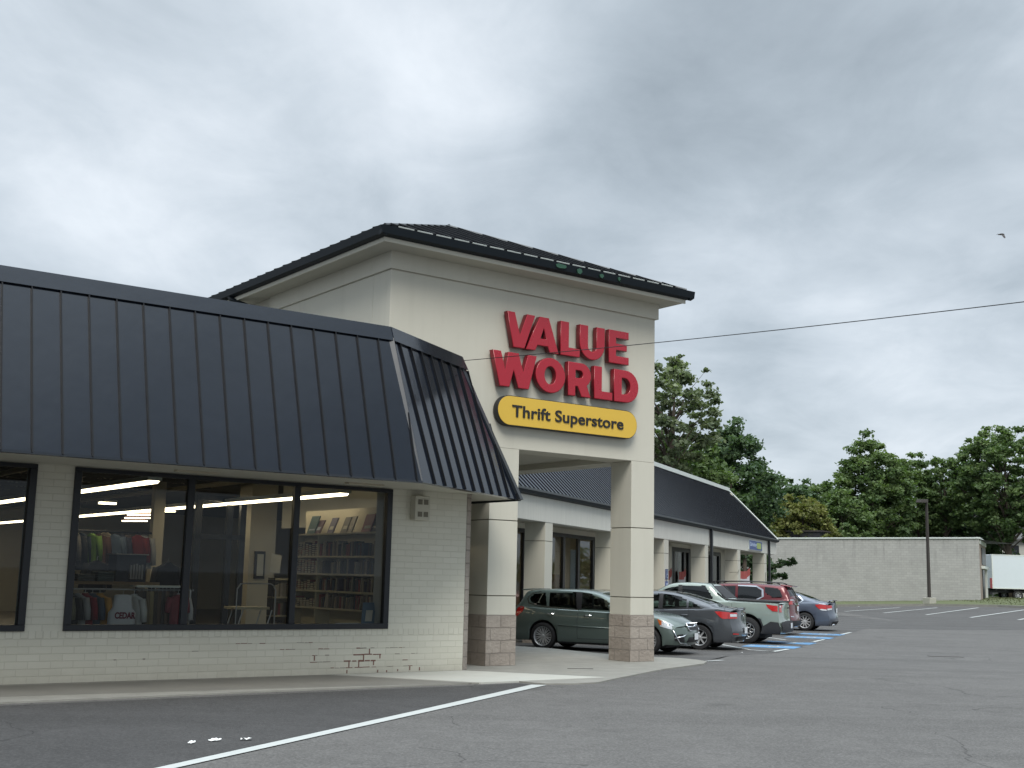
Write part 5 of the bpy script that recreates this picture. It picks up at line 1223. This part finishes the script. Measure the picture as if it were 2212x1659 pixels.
# -- sage pickup
def d_sage(T, body, patch, sideY, topZ, warp, X0, X1, hw):
    patch('tail_light', [(-.98, .92), (-.98, 1.08), (-.80, 1.09), (-.58, 1.12), (-.64, 1.03), (-.80, .93)], 'lamp_red', 'side', .014)
    for s in (-1, 1): patch('tail_light', [(s * .72, .90), (s * .90, .90), (s * .90, 1.10), (s * .64, 1.10), (s * .64, 1.02), (s * .74, 1.02)], 'lamp_red', 'tail', .016, (1,)); patch('reversing_light', [(s * .78, 1.04), (s * .88, 1.04), (s * .88, 1.09), (s * .78, 1.09)], 'lamp_clear', 'tail', .022, (1,))
    patch('rear_bumper', [(-.92, .34), (.92, .34), (.92, .62), (.55, .66), (-.55, .66), (-.92, .62)], 'black_soft', 'tail', .05)
    patch('rear_bumper', [(-.98, .30), (-.98, .62), (-.72, .64), (-.46, .50), (-.42, .30)], 'black_soft', 'side', .02)
    p = warp((X0 - .055, 0, .5)); licence(T, p[0] - .01, .52, -1)
    bar('tailgate_handle', body, [(X0 - .03, -.12, 1.02), (X0 - .03, .12, 1.02)], .02, 'black_soft')
    m_ = MB(); m_.box(X0 + .10, .50, -hw * .80, hw * .80, 1.155, 1.20, 'black_soft'); m_.build('bed_cover', T, bevel=.01)
    for s in (-1, 1):
        bar('bed_rail', body, [(X0 + .06, s * hw * .86, 1.185), (.0, s * hw * .88, 1.21), (.62, s * hw * .885, 1.225), (.86, s * hw * .85, 1.40)], .022, 'black')
        bar('cab_trim', body, [(.62, s * (hw * .87), 1.24), (1.02, s * hw * .78, 1.64)], .012, 'black')
    patch('cab_rear_window', [(.60, -.74), (.99, -.66), (.99, .66), (.60, .74)], 'black_soft', 'top', .01)
    m_ = MB(); m_.prism([(1.1, 1.66), (1.3, 1.66), (1.16, 1.74), (1.1, 1.74)], -.03, .03, 'black'); m_.build('antenna_fin', T)
make_car('parked_pickup', 'sage green pickup truck parked nose in behind the dark grey sedan', 7.18, 36.21, 292.0,
  dict(fo=.96, ro=1.0, wb=3.005, W=1.905, r=.375, rim=.235, spokes=(6, 'dark'), paint='paint_sage', clad='black_soft', glass='car_glass', clear=(0,), glass_rear='car_glass_dark', zb=.30, gap=.085, cat='pickup truck', tw=.03, rt=.10,
   top=[(-1.0, 1.14), (-.95, 1.165), (-.5, 1.175), (.1, 1.19), (.48, 1.21), (.62, 1.27), (.84, 1.47), (1.02, 1.61), (1.2, 1.67), (1.7, 1.692), (2.2, 1.66), (2.55, 1.52), (2.95, 1.30), (3.25, 1.16), (3.6, 1.10), (3.85, .98), (3.965, .86)],
   belt=[(-1.0, 1.12), (0, 1.14), (.55, 1.15), (1.3, 1.13), (2.4, 1.08), (3.1, 1.04), (3.6, .97), (3.965, .80)],
   side=[[(2.02, 1.575), (2.35, 1.49), (2.98, 1.17), (3.0, 1.13), (1.98, 1.15)], [(1.22, 1.585), (1.90, 1.59), (1.88, 1.17), (1.30, 1.16), (1.12, 1.20), (.98, 1.25)]],
   topw=[[(2.35, .60), (2.95, .72), (2.95, 0), (2.35, 0)]],
   trim=(([(1.90, 1.61), (2.02, 1.61), (1.99, 1.14), (1.88, 1.14)], 'black'),),
   handles=((1.35, 1.02), (2.3, 1.0)), mirror=(2.85, 1.18), seams=([(1.02, 1.22), (.96, 1.0), (.98, .8), (1.10, .45)], [(1.93, 1.14), (1.94, .42)], [(3.0, 1.1), (2.98, .45)], [(.42, 1.17), (.42, .88)]), seat=1.95, smooth=1), d_sage)
# -- red SUV
def d_red(T, body, patch, sideY, topZ, warp, X0, X1, hw):
    for s in (-1, 1):
        patch('tail_light', [(s * .60, 1.02), (s * .86, 1.02), (s * .86, 1.14), (s * .62, 1.16)], 'lamp_red', 'tail', .016, (1,)); patch('tail_light_trim', [(s * .50, 1.15), (s * .78, 1.15), (s * .78, 1.19), (s * .50, 1.19)], 'chrome', 'tail', .02, (1,))
        patch('reflector', [(s * .6, .60), (s * .82, .61), (s * .82, .64), (s * .6, .63)], 'chrome', 'tail', .02, (1,))
        bar('roof_rail', body, [(-.50, s * hw * .72, 1.685), (-.35, s * hw * .735, 1.735), (.8, s * hw * .745, 1.765), (1.6, s * hw * .73, 1.745), (1.75, s * hw * .72, 1.70)], .018, 'black')
    patch('tail_light', [(-.90, 1.02), (-.90, 1.14), (-.72, 1.16), (-.70, 1.06)], 'lamp_red', 'side', .014)
    patch('chrome_strip', [(-.42, 1.0), (.42, 1.0), (.46, 1.07), (-.46, 1.07)], 'chrome', 'tail', .022)
    patch('rear_apron', [(-.78, .30), (.78, .30), (.82, .48), (-.82, .48)], 'black_soft', 'tail', .014)
    p = warp((X0 - .02, 0, .9)); licence(T, p[0] - .008, .88, -1)
    m_ = MB(); m_.hexa([(-.86, -.60, 1.60), (-.5, -.62, 1.645), (-.5, .62, 1.645), (-.86, .60, 1.60)], [(-.88, -.58, 1.635), (-.5, -.6, 1.685), (-.5, .6, 1.685), (-.88, .58, 1.635)], 'paint_red'); m_.build('spoiler', body, bevel=.01)
    bar('rear_wiper', body, [(-.97, -.02, 1.20), (-.99, .1, 1.22), (-.95, .35, 1.26)], .012, 'black')
make_car('parked_suv', 'dark red SUV with roof rails parked nose in behind the sage pickup', 9.06, 42.77, 293.0,
  dict(fo=.95, ro=.95, wb=2.725, W=1.84, r=.36, rim=.24, spokes=(5, 'single'), paint='paint_red', glass='car_glass_dark', holes=1, zb=.27, cat='SUV',
   top=[(-.95, 1.20), (-.92, 1.26), (-.82, 1.45), (-.70, 1.60), (-.5, 1.66), (.4, 1.70), (1.2, 1.70), (1.7, 1.65), (2.1, 1.45), (2.5, 1.20), (2.8, 1.12), (3.3, 1.03), (3.55, .92), (3.675, .80)],
   belt=[(-.95, 1.16), (0, 1.13), (1.4, 1.08), (2.5, 1.03), (3.2, .94), (3.675, .74)],
   side=[[(-.66, 1.28), (-.52, 1.50), (-.30, 1.565), (.0, 1.585), (-.02, 1.40), (-.30, 1.24)], [(.12, 1.46), (.30, 1.58), (.90, 1.60), (.92, 1.16), (.30, 1.17), (.10, 1.26)], [(1.0, 1.60), (1.5, 1.58), (1.9, 1.42), (2.22, 1.20), (2.22, 1.13), (1.0, 1.15)]],
   topw=[[(1.80, .58), (2.40, .68), (2.40, 0), (1.80, 0)], [(-.74, .56), (-.90, .64), (-.90, 0), (-.74, 0)]],
   trim=(([(.02, 1.26), (.04, 1.50), (.28, 1.62), (.92, 1.635), (.92, 1.60), (.30, 1.585), (.10, 1.47), (.09, 1.26), (.28, 1.165), (.92, 1.15), (.92, 1.12), (.26, 1.13)], 'chrome'),),
   handles=((.40, 1.02), (1.3, 1.0)), mirror=(2.1, 1.18), seams=([(.9, 1.14), (.92, .4)], [(2.2, 1.1), (2.15, .42)], [(.05, 1.16), (.32, .7)]), seat=1.5), d_red)
# -- slate blue sedan
def d_slate(T, body, patch, sideY, topZ, warp, X0, X1, hw):
    patch('tail_light', [(-.98, .78), (-.98, .96), (-.62, .99), (-.40, .97), (-.46, .90), (-.62, .80)], 'lamp_red', 'side', .014)
    for s in (-1, 1): patch('tail_light', [(s * .60, .82), (s * .88, .82), (s * .88, .96), (s * .58, .95)], 'lamp_red', 'tail', .016, (1,)); patch('reversing_light', [(s * .62, .80), (s * .88, .77), (s * .88, .835), (s * .62, .85)], 'lamp_clear', 'tail', .022, (1,))
    patch('reversing_light', [(-.98, .76), (-.98, .80), (-.70, .82), (-.62, .80), (-.75, .76)], 'lamp_clear', 'side', .02)
    patch('rear_apron', [(-.6, .24), (.6, .24), (.66, .36), (-.66, .36)], 'black_soft', 'tail', .012)
    p = warp((X0 - .02, 0, .75)); licence(T, p[0] - .006, .76, -1)
    m_ = MB(); m_.hexa([(X0 + .04, -.66, 1.12), (X0 + .22, -.68, 1.115), (X0 + .22, .68, 1.115), (X0 + .04, .66, 1.12)], [(X0 + .01, -.64, 1.145), (X0 + .20, -.66, 1.135), (X0 + .20, .66, 1.135), (X0 + .01, .64, 1.145)], 'paint_slate')
    for s in (-.6, .6): m_.box(X0 + .1, X0 + .16, s - .02, s + .02, 1.04, 1.12, 'paint_slate')
    m_.build('spoiler', body, bevel=.005); bar('exhaust_pipe', T, [(X0 - .02, .5, .24), (X0 + .2, .5, .24)], .035, 'chrome')
make_car('parked_sedan', 'slate blue sedan with rear spoiler at the far right end of the parked row', 11.4, 46.84, 293.0,
  dict(fo=.98, ro=1.01, wb=2.75, W=1.82, r=.335, rim=.235, spokes=(10, 'single'), paint='paint_slate', glass='car_glass_dark', glass_rear='car_glass', clear=(0, 1, 2), zb=.20, rt=.22,
   top=[(-1.01, 1.02), (-.95, 1.06), (-.60, 1.10), (-.38, 1.14), (.05, 1.29), (.5, 1.42), (.95, 1.49), (1.4, 1.505), (1.8, 1.46), (2.15, 1.31), (2.6, 1.08), (2.95, 1.01), (3.4, .90), (3.73, .72)],
   belt=[(-1.01, .99), (-.5, 1.02), (.6, 1.0), (1.6, .96), (2.6, .94), (3.3, .84), (3.73, .64)],
   side=[[(.10, 1.12), (.34, 1.33), (.55, 1.385), (1.05, 1.41), (1.05, 1.05), (.2, 1.06)], [(1.15, 1.41), (1.6, 1.395), (1.85, 1.30), (2.30, 1.06), (2.3, 1.02), (1.15, 1.04)]],
   topw=[[(1.85, .54), (2.48, .64), (2.48, 0), (1.85, 0)], [(-.22, .62), (.78, .54), (.78, 0), (-.22, 0)]],
   trim=(([(.03, 1.12), (.30, 1.37), (.55, 1.425), (1.05, 1.445), (1.05, 1.415), (.55, 1.39), (.34, 1.335), (.09, 1.12), (.18, 1.045), (1.05, 1.035), (1.05, 1.02), (.14, 1.03)], 'chrome'),),
   handles=((.42, .88), (1.35, .87)), mirror=(2.15, 1.02), seams=([(.1, 1.04), (.30, .9), (.42, .62), (.45, .36)], [(1.1, 1.03), (1.1, .32)], [(2.3, 1.0), (2.25, .34)]), seat=1.6), d_slate)
# ================================================================== far building, lamp, truck, house
GA = math.degrees(math.atan2(32.95 - 21.7, 86 - 94.6))       # heading of its long wall
FG = Fr(21.7, 94.6, 0, GA); GL = math.hypot(32.95 - 21.7, 86 - 94.6)
gb = thing('block_building', 'long low pale grey block building with stained wall and white roof edge', 'building', FG)
mb = MB(); L0 = -9.0
mb.face([(L0, 0, -.4), (GL, 0, .2), (GL, 0, 4.93), (L0, 0, 4.93)], 'grey_block', [(L0, -.4), (GL, .2), (GL, 4.93), (L0, 4.93)]); mb.face([(L0, .25, 4.9), (GL, .25, 4.9), (GL, 9, 4.9), (L0, 9, 4.9)], 'black_soft'); mb.face([(L0, 0, -.4), (L0, 9, -.4), (L0, 9, 4.93), (L0, 0, 4.93)], 'grey_block')
mb.build('wall', gb, recalc=False)
FS = Fr(32.95, 86, 0, 23.9)
mb = MB(); mb.face([(0, 0, .1), (8.8, 0, .3), (8.8, 0, 4.93), (0, 0, 4.93)], 'wood_grey'); mb.face([(8.8, 0, 0), (8.8, 10, 0), (8.8, 10, 4.93), (8.8, 0, 4.93)], 'wood_grey'); mb.build('side_wall', gb, FS)
mb = MB(); mb.box(L0, GL + .02, -.07, .24, 4.935, 5.04, 'white_cap'); mb.build('parapet_cap', gb, bevel=.01)
mb = MB(); mb.box(.0, 8.9, -.10, .2, 4.937, 5.05, 'white_cap'); mb.box(.4, 8.9, -.06, -.002, 4.62, 4.93, 'white_cap'); mb.build('parapet_cap', gb, FS)
mb = MB(); mb.box(2.6, 7.4, -.05, -.002, 3.2, 4.4, 'frame_black'); mb.build('window', gb, FS)
mb = MB(); mb.box(2.8, 5.2, -.05, -.002, .5, 2.85, 'frame_black'); mb.build('door', gb, FS)
mb = MB(); mb.box(2.0, 8.8, -.22, -.003, 2.9, 3.1, 'white_cap'); mb.box(6.6, 6.9, -.16, -.003, .4, 2.89, 'white_cap'); mb.build('door_canopy', gb, FS)
mb = MB(); mb.box(-1.6, 1.1, 3.0, 4.8, 4.95, 5.62, 'black_soft'); mb.box(-1.75, 1.25, 2.9, 4.9, 5.62, 5.72, 'dark_iron'); o = mb.build('roof_unit', None, FG); tag(o, 'dark rooftop unit on the left end of the grey block building', 'roof unit')
mb = MB(); mb.tube([(-2.6, .15, 4.95), (-2.6, .15, 5.55), (-2.35, .15, 5.72)], .06, 'white_cap', 6); o = mb.build('vent_pipe', None, FG); tag(o, 'thin bent pale pipe on the roof beside the dark rooftop unit', 'vent pipe')
lp = thing('street_lamp', 'dark square parking lot lamp post before the grey block building', 'street lamp', Fr(27.99, 82.0, .36, 60))
mb = MB(); mb.box(-.31, .31, -.31, .31, -.2, .47, 'concrete'); mb.build('base', lp, bevel=.03)
mb = MB(); mb.hexa([(-.085, -.085, .47), (.085, -.085, .47), (.085, .085, .47), (-.085, .085, .47)], [(-.065, -.065, 6.95), (.065, -.065, 6.95), (.065, .065, 6.95), (-.065, .065, 6.95)], 'dark_iron'); mb.box(-.14, .14, -.14, .14, .47, .50, 'dark_iron'); mb.build('pole', lp)
mb = MB(); mb.hexa([(-.80, -.22, 6.72), (-.08, -.22, 6.72), (-.08, .22, 6.72), (-.80, .22, 6.72)], [(-.72, -.2, 6.92), (-.05, -.2, 6.95), (-.05, .2, 6.95), (-.72, .2, 6.92)], 'dark_iron'); mb.build('lamp_head', lp, bevel=.02)
tr = thing('box_truck', 'white box truck cut off by the right edge of the photo', 'truck', Fr(38.5, 98.0, .585, 78))
mb = MB(); mb.box(0, 6.4, 0, 2.4, .95, 3.62, 'truck_white'); mb.build('cargo_box', tr, bevel=.03)
mb = MB(); mb.box(.0, .10, -.012, .03, .96, 3.60, 'white_cap'); mb.box(0, 6.4, -.015, .03, .93, 1.02, 'white_cap'); mb.box(0, 6.4, -.015, .03, 3.55, 3.63, 'white_cap'); mb.build('edge_trim', tr)
mb = MB(); mb.box(.05, 8.2, .55, .7, .62, .86, 'black'); mb.box(.05, 8.2, 1.7, 1.85, .62, .86, 'black'); mb.build('chassis', tr)
for u in (.3, 1.1, 1.9, 2.8):
    mb = MB(); mb.box(u, u + .09, .02, 2.38, .80, .94, 'black'); mb.build('cross_beam', tr)
mb = MB(); mb.box(-.22, .06, .1, 2.3, .45, .62, 'black'); mb.build('rear_bumper', tr)
mb = MB(); mb.box(-.03, .0, .02, .30, .95, 1.75, 'lamp_red'); mb.build('reflector_panel', tr)
wt, wr_ = wheel_proto(.44, .27, 8, 'single'); a = wt.build('wheel', tr, None, smooth=True, sharp=50); b_ = wr_.build('rim', a, None, smooth=True, sharp=35); a.matrix_basis = Matrix.Translation((2.35, .22, .44))
for q in ((2.35, 2.1), (6.9, .22), (6.9, 2.1)):
    c_ = a.copy(); col.objects.link(c_); c_.parent = tr; c_.matrix_basis = Matrix.Translation((q[0], q[1], .44)); k = b_.copy(); col.objects.link(k); k.parent = c_
mb = MB(); mb.hexa([(6.5, .1, .6), (8.4, .1, .6), (8.4, 2.3, .6), (6.5, 2.3, .6)], [(6.5, .1, 2.5), (7.6, .1, 2.5), (7.6, 2.3, 2.5), (6.5, 2.3, 2.5)], 'truck_white'); mb.build('cab', tr, bevel=.06)
hs = thing('house', 'pale gabled house partly hidden behind the trees at the right edge', 'house', Fr(52, 130, 1.2, 80))
mb = MB(); mb.box(0, 9, 0, 8, -1, 5.6, cm((.42, .42, .38))); mb.prism([(0, 5.6), (8, 5.6), (4, 8.6)], 0, 9, cm((.42, .42, .38)), 'u'); mb.build('wall', hs)
mb = MB(); mb.hexa([(-.4, -.5, 5.4), (9.4, -.5, 5.4), (9.4, 4, 8.8), (-.4, 4, 8.8)], [(-.4, -.5, 5.6), (9.4, -.5, 5.6), (9.4, 4, 9.0), (-.4, 4, 9.0)], cm((.09, .09, .09))); mb.hexa([(-.4, 4, 8.8), (9.4, 4, 8.8), (9.4, 8.5, 5.4), (-.4, 8.5, 5.4)], [(-.4, 4, 9.0), (9.4, 4, 9.0), (9.4, 8.5, 5.6), (-.4, 8.5, 5.6)], cm((.09, .09, .09))); mb.build('roof', hs)
for u in (1.2, 4, 6.6):
    mb = MB(); mb.box(u, u + 1, -.04, .0, 3.4, 4.9, 'frame_black'); mb.build('window', hs)

# ================================================================== trees
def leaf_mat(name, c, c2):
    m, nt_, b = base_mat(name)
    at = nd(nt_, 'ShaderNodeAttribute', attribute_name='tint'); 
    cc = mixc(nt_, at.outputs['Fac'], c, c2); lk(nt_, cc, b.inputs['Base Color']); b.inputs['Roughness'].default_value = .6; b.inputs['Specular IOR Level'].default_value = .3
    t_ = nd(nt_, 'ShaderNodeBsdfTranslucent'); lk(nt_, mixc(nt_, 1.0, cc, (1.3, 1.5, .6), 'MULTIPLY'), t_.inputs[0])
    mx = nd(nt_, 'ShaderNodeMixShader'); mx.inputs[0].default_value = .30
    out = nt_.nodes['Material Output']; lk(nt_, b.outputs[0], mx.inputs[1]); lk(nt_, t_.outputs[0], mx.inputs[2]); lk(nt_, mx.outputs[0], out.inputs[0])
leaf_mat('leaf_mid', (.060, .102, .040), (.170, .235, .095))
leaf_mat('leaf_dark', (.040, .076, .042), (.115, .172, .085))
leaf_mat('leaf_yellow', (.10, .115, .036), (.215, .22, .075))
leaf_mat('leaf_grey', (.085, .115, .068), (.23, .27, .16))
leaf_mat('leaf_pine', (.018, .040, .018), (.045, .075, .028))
def leaves_mesh(name, C, Rr, cnt, size, rng, elong=1.5, droop=0.0, blob_tint=None):
    """C: n x 3 blob centres, Rr: radii, cnt: leaves per blob"""
    pts = []; tint = []
    for i, (c, r, k) in enumerate(zip(C, Rr, cnt)):
        d = rng.normal(size=(k, 3)); d /= np.linalg.norm(d, axis=1)[:, None]; q = np.minimum(np.abs(rng.normal(size=k)) * .55, 1.05)
        p = d * (q * r)[:, None] * np.array([1.15, 1.15, .62]) + c
        pts.append(p); base = blob_tint[i]; tint.append(np.clip(base + rng.normal(size=k) * .20, 0, 1))
    P = np.concatenate(pts); T_ = np.concatenate(tint); n = len(P)
    a = rng.normal(size=(n, 3)); a[:, 2] = a[:, 2] * .6 - droop; a /= np.linalg.norm(a, axis=1)[:, None]
    b = rng.normal(size=(n, 3)); b -= (b * a).sum(1)[:, None] * a; b /= np.linalg.norm(b, axis=1)[:, None]
    s = size * (.6 + .8 * rng.random(n))[:, None]
    A_, B_ = a * s * elong / 2, b * s / 2
    V = np.stack([P - A_, P + B_, P + A_, P - B_], 1).reshape(-1, 3)
    me = bpy.data.meshes.new(name); me.vertices.add(4 * n); me.vertices.foreach_set('co', V.ravel())
    me.loops.add(4 * n); me.loops.foreach_set('vertex_index', np.arange(4 * n)); me.polygons.add(n)
    me.polygons.foreach_set('loop_start', np.arange(0, 4 * n, 4)); me.update()
    at = me.attributes.new('tint', 'FLOAT', 'FACE'); at.data.foreach_set('value', T_.astype(np.float32)); me.validate(); return me
def tree(name, label, x, y, H, crown, cb, mat, nl, size, seed, nb=60, br=1.0, lean=0, limbs=9, cat='tree', shape=None, trunk=.22, group='trees beyond the shops', hollow=.5, elong=1.5):
    nb = int(nb * 3.4); br *= .56; nl = int(nl * 2.5); size *= .66
    rng = np.random.default_rng(seed); random.seed(seed)
    z0 = gz(x, y) - .1; F = Fr(x, y, z0, 90); T = thing(name, label, cat, F, group)
    rx, ry = crown; hz = (H - cb) / 2; cz = cb + hz
    C = []; Rr = []
    while len(C) < nb:
        d = rng.normal(size=3); d /= np.linalg.norm(d); q = hollow + (1 - hollow) * rng.random() ** .7 + (.13 * rng.random() if rng.random() < .25 else 0)
        t = d[2]; k = shape(t) if shape else math.sqrt(max(.12, 1 - .25 * t * t))
        c = np.array([d[0] * rx * q * k + lean * (t + 1) * .5, d[1] * ry * q * k, cz + d[2] * hz * q * (.95 + .1 * rng.random())])
        C.append(c); Rr.append(br * (.55 + .75 * rng.random()))
    C = np.array(C); Rr = np.array(Rr); w_ = Rr ** 2; cnt = np.maximum(8, (nl * w_ / w_.sum()).astype(int))
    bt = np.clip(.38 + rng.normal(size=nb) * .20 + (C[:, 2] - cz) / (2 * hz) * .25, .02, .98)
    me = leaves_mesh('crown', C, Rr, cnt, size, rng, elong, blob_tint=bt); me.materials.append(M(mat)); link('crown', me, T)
    mb = MB(); top = cb + (H - cb) * .7
    mb.tube([(0, 0, -.3), (.05, 0, cb * .5), (lean * .15, .05, cb), (lean * .5, -.1, (cb + top) / 2), (lean * .8, .05, top)], [trunk * 1.35, trunk, trunk * .82, trunk * .5, trunk * .15], 'bark', 8)
    idx = rng.choice(nb, size=min(nb, limbs * 3), replace=False)
    for j, i in enumerate(idx):
        c = C[i]; s = max(cb * .75, c[2] - np.hypot(c[0], c[1]) * (.7 + .5 * rng.random()))
        s = min(s, top * .95); f = (s - cb) / max(.1, (top - cb)); p0 = Vector((lean * .5 * max(0, f), 0, s)); p1 = Vector(c)
        m1 = p0.lerp(p1, .5) + Vector((rnd(-.2, .2), rnd(-.2, .2), rnd(-.1, .35)))
        r0 = trunk * (.42 if j < limbs else .2) * (1 - .5 * max(0, f)); mb.tube([p0, m1, p1], [r0, r0 * .6, r0 * .18], 'bark', 5, False)
    mb.build('trunk', T, smooth=True)
    return T
def px(X, D): return (X - 1106) / 2635 * D          # lateral position of something seen at column X, D metres away
TR_ = [
 # name, label, X, D, H, crown, cb, mat, nl, size, seed, kw
 ('broadleaf_tree', 'tall airy tree with visible branches rising right behind the entrance tower', 1448, 74, 15.4, (3.0, 3.0), 8.0, 'leaf_grey', 6500, .27, 3, dict(nb=46, br=.85, limbs=16, trunk=.30, hollow=.45, lean=.5)),
 ('broadleaf_tree', 'darker leafy mass low behind the tower beneath the airy tree', 1428, 78, 11.2, (2.4, 2.6), 3.0, 'leaf_mid', 8000, .26, 4, dict(nb=50, br=1.0)),
 ('dense_tree', 'large dense dark green tree behind the ridge of the wing roof', 1583, 84, 12.6, (3.4, 3.2), 3.0, 'leaf_dark', 15000, .27, 5, dict(nb=90, br=1.05, shape=lambda t: 1.0 - .45 * max(0, t), trunk=.3)),
 ('dense_tree', 'smaller dense dark tree on the left shoulder of the large dark one', 1500, 80, 11.2, (2.8, 2.6), 2.5, 'leaf_mid', 9000, .26, 6, dict(nb=60, br=.95)),
 ('dense_tree', 'low dark tree filling the gap right of the large dark tree', 1690, 104, 10.6, (3.9, 3.0), 1.5, 'leaf_dark', 11000, .30, 7, dict(nb=70, br=1.1)),
 ('dense_tree', 'distant dark treetop between the dark trees and the yellow green one', 1752, 118, 11.2, (2.6, 2.6), 2.0, 'leaf_dark', 6000, .32, 8, dict(nb=40, br=1.0)),
 ('yellow_tree', 'yellowish green bushy tree behind the left end of the grey building', 1738, 99, 8.6, (2.7, 2.4), 2.2, 'leaf_yellow', 12000, .25, 9, dict(nb=64, br=.85)),
 ('broadleaf_tree', 'fresh green tree between the yellowish tree and the tall maple', 1822, 104, 9.4, (2.4, 2.4), 2.5, 'leaf_mid', 9000, .27, 10, dict(nb=54, br=.9)),
 ('maple_tree', 'tall rounded green maple behind the middle of the grey building', 1888, 108, 14.2, (3.9, 3.5), 3.2, 'leaf_mid', 19000, .30, 12, dict(nb=95, br=1.05, limbs=14, trunk=.3, hollow=.5, shape=lambda t: 1.0 - .38 * max(0, t))),
 ('broadleaf_tree', 'mid green tree between the maple and the tall tree at right', 1985, 112, 13.0, (3.2, 2.8), 3.0, 'leaf_mid', 9000, .30, 13, dict(nb=60, br=.95)),
 ('broadleaf_tree', 'narrow leafy tree behind the lamp post with bare branches showing', 2045, 110, 12.6, (2.3, 2.2), 5.6, 'leaf_mid', 6000, .28, 14, dict(nb=40, br=.85, limbs=16)),
 ('broadleaf_tree', 'tallest spreading tree at the right edge above the white truck', 2178, 106, 15.2, (4.6, 4.0), 4.6, 'leaf_mid', 21000, .30, 15, dict(nb=110, br=1.0, limbs=22, trunk=.36, hollow=.45)),
 ('broadleaf_tree', 'low leafy tree just behind the right corner of the grey building', 2110, 112, 8.0, (3.2, 3.0), 1.6, 'leaf_dark', 10000, .30, 16, dict(nb=60, br=1.0)),
 ('broadleaf_tree', 'low green tree under the branches before the maple', 1935, 116, 7.8, (4.0, 3.0), 1.0, 'leaf_mid', 9000, .32, 17, dict(nb=60, br=1.1)),
 ('broadleaf_tree', 'low shaded tree below the narrow tree behind the lamp post', 2030, 118, 7.4, (3.6, 3.0), 1.0, 'leaf_dark', 9000, .32, 18, dict(nb=60, br=1.1)),
 ('broadleaf_tree', 'broad tree cut by the right edge beyond the truck', 2262, 118, 11.5, (3.6, 3.6), 6.5, 'leaf_mid', 9000, .32, 19, dict(nb=60, br=1.0)),
 ('broadleaf_tree', 'mid green tree filling in just left of the tall maple', 1792, 112, 10.6, (3.2, 2.6), 1.5, 'leaf_mid', 10000, .30, 31, dict(nb=60, br=1.1)),
 ('broadleaf_tree', 'leafy tree joining the maple to the narrow tree behind it', 1950, 118, 13.2, (3.6, 3.0), 2.0, 'leaf_mid', 12000, .32, 32, dict(nb=70, br=1.1)),
 ('broadleaf_tree', 'deep green tree filling in left of the tall tree at the right edge', 2095, 120, 13.4, (3.4, 3.0), 2.0, 'leaf_dark', 11000, .32, 33, dict(nb=66, br=1.1)),
 ('broadleaf_tree', 'bushy green tree between the large dark tree and the yellowish one', 1662, 109, 10.8, (2.8, 2.6), 1.5, 'leaf_mid', 9000, .30, 34, dict(nb=56, br=1.0)),
 ('shaded_bush', 'dark bush seen through the open end bay of the wing', 1592, 80, 4.6, (2.3, 2.0), .3, 'leaf_dark', 9000, .24, 20, dict(nb=46, br=.9, cat='bush')),
]
for nm, lb, Xc, D, H, cr, cb, mt, nl, sz, sd2, kw in TR_:
    tree(nm, lb, px(Xc, D), D, H, cr, cb, mt, nl, sz, sd2, **kw)
# pine with long boughs at the end of the wing
T = thing('pine_tree', 'dark pine with long boughs reaching out from behind the wing end', 'tree', Fr(13.55, 70.5, -.1, 90), 'trees beyond the shops')
rng = np.random.default_rng(44); C = []; Rr = []
for (p0, p1, n) in (((0, 0, 1.9), (3.0, .2, 2.9), 16), ((0, 0, 1.7), (2.4, -.2, 2.0), 12), ((0, 0, 1.5), (1.7, .3, 1.4), 9), ((0, 0, 3.4), (1.6, .2, 4.3), 9), ((0, 0, 4.2), (1.3, .1, 4.9), 7), ((0, 0, 3.0), (-1.6, .3, 3.4), 9), ((0, 0, 2.2), (-2.0, .3, 2.4), 9), ((0, 0, 4.8), (.0, .0, 6.2), 8)):
    for i in range(n):
        t = (i + .6) / n; C.append(np.array(p0) * (1 - t) + np.array(p1) * t + rng.normal(size=3) * .07 + np.array([0, 0, .12 * math.sin(t * 3)])); Rr.append(.30 * (1.15 - .6 * t))
me = leaves_mesh('crown', np.array(C), np.array(Rr), [75] * len(C), .10, rng, 3.0, blob_tint=rng.random(len(C)) * .7 + .1); me.materials.append(M('leaf_pine')); link('crown', me, T)
mb = MB(); mb.tube([(0, 0, -.3), (0, 0, 3), (0, 0, 6.2)], [.16, .11, .03], 'bark', 7)
for p0, p1 in (((0, 0, 1.9), (2.9, .2, 2.85)), ((0, 0, 1.7), (2.3, -.2, 2.0)), ((0, 0, 3.4), (1.5, .2, 4.2)), ((0, 0, 3.0), (-1.5, .3, 3.4))): mb.tube([p0, ((p0[0] + p1[0]) / 2, 0, (p0[2] + p1[2]) / 2 + .1), p1], [.05, .035, .012], 'bark', 5, False)
mb.build('trunk', T)
# far wooded rise that closes the view, behind the separate trees
rng = np.random.default_rng(77); n = 230; X_ = rng.uniform(14, 90, n); Y_ = rng.uniform(128, 150, n); C = np.stack([X_, Y_, rng.uniform(.5, 6.2, n) * np.clip(1.1 - (X_ - 14) / 240, .6, 1)], 1)
me = leaves_mesh('far_woods', C, rng.uniform(1.5, 2.4, n), [110] * n, .55, rng, 1.4, blob_tint=rng.random(n)); me.materials.append(M('leaf_dark')); o = link('far_woods', me); tag(o, 'distant continuous dark woodland behind the separate trees', 'woods', kind='stuff')
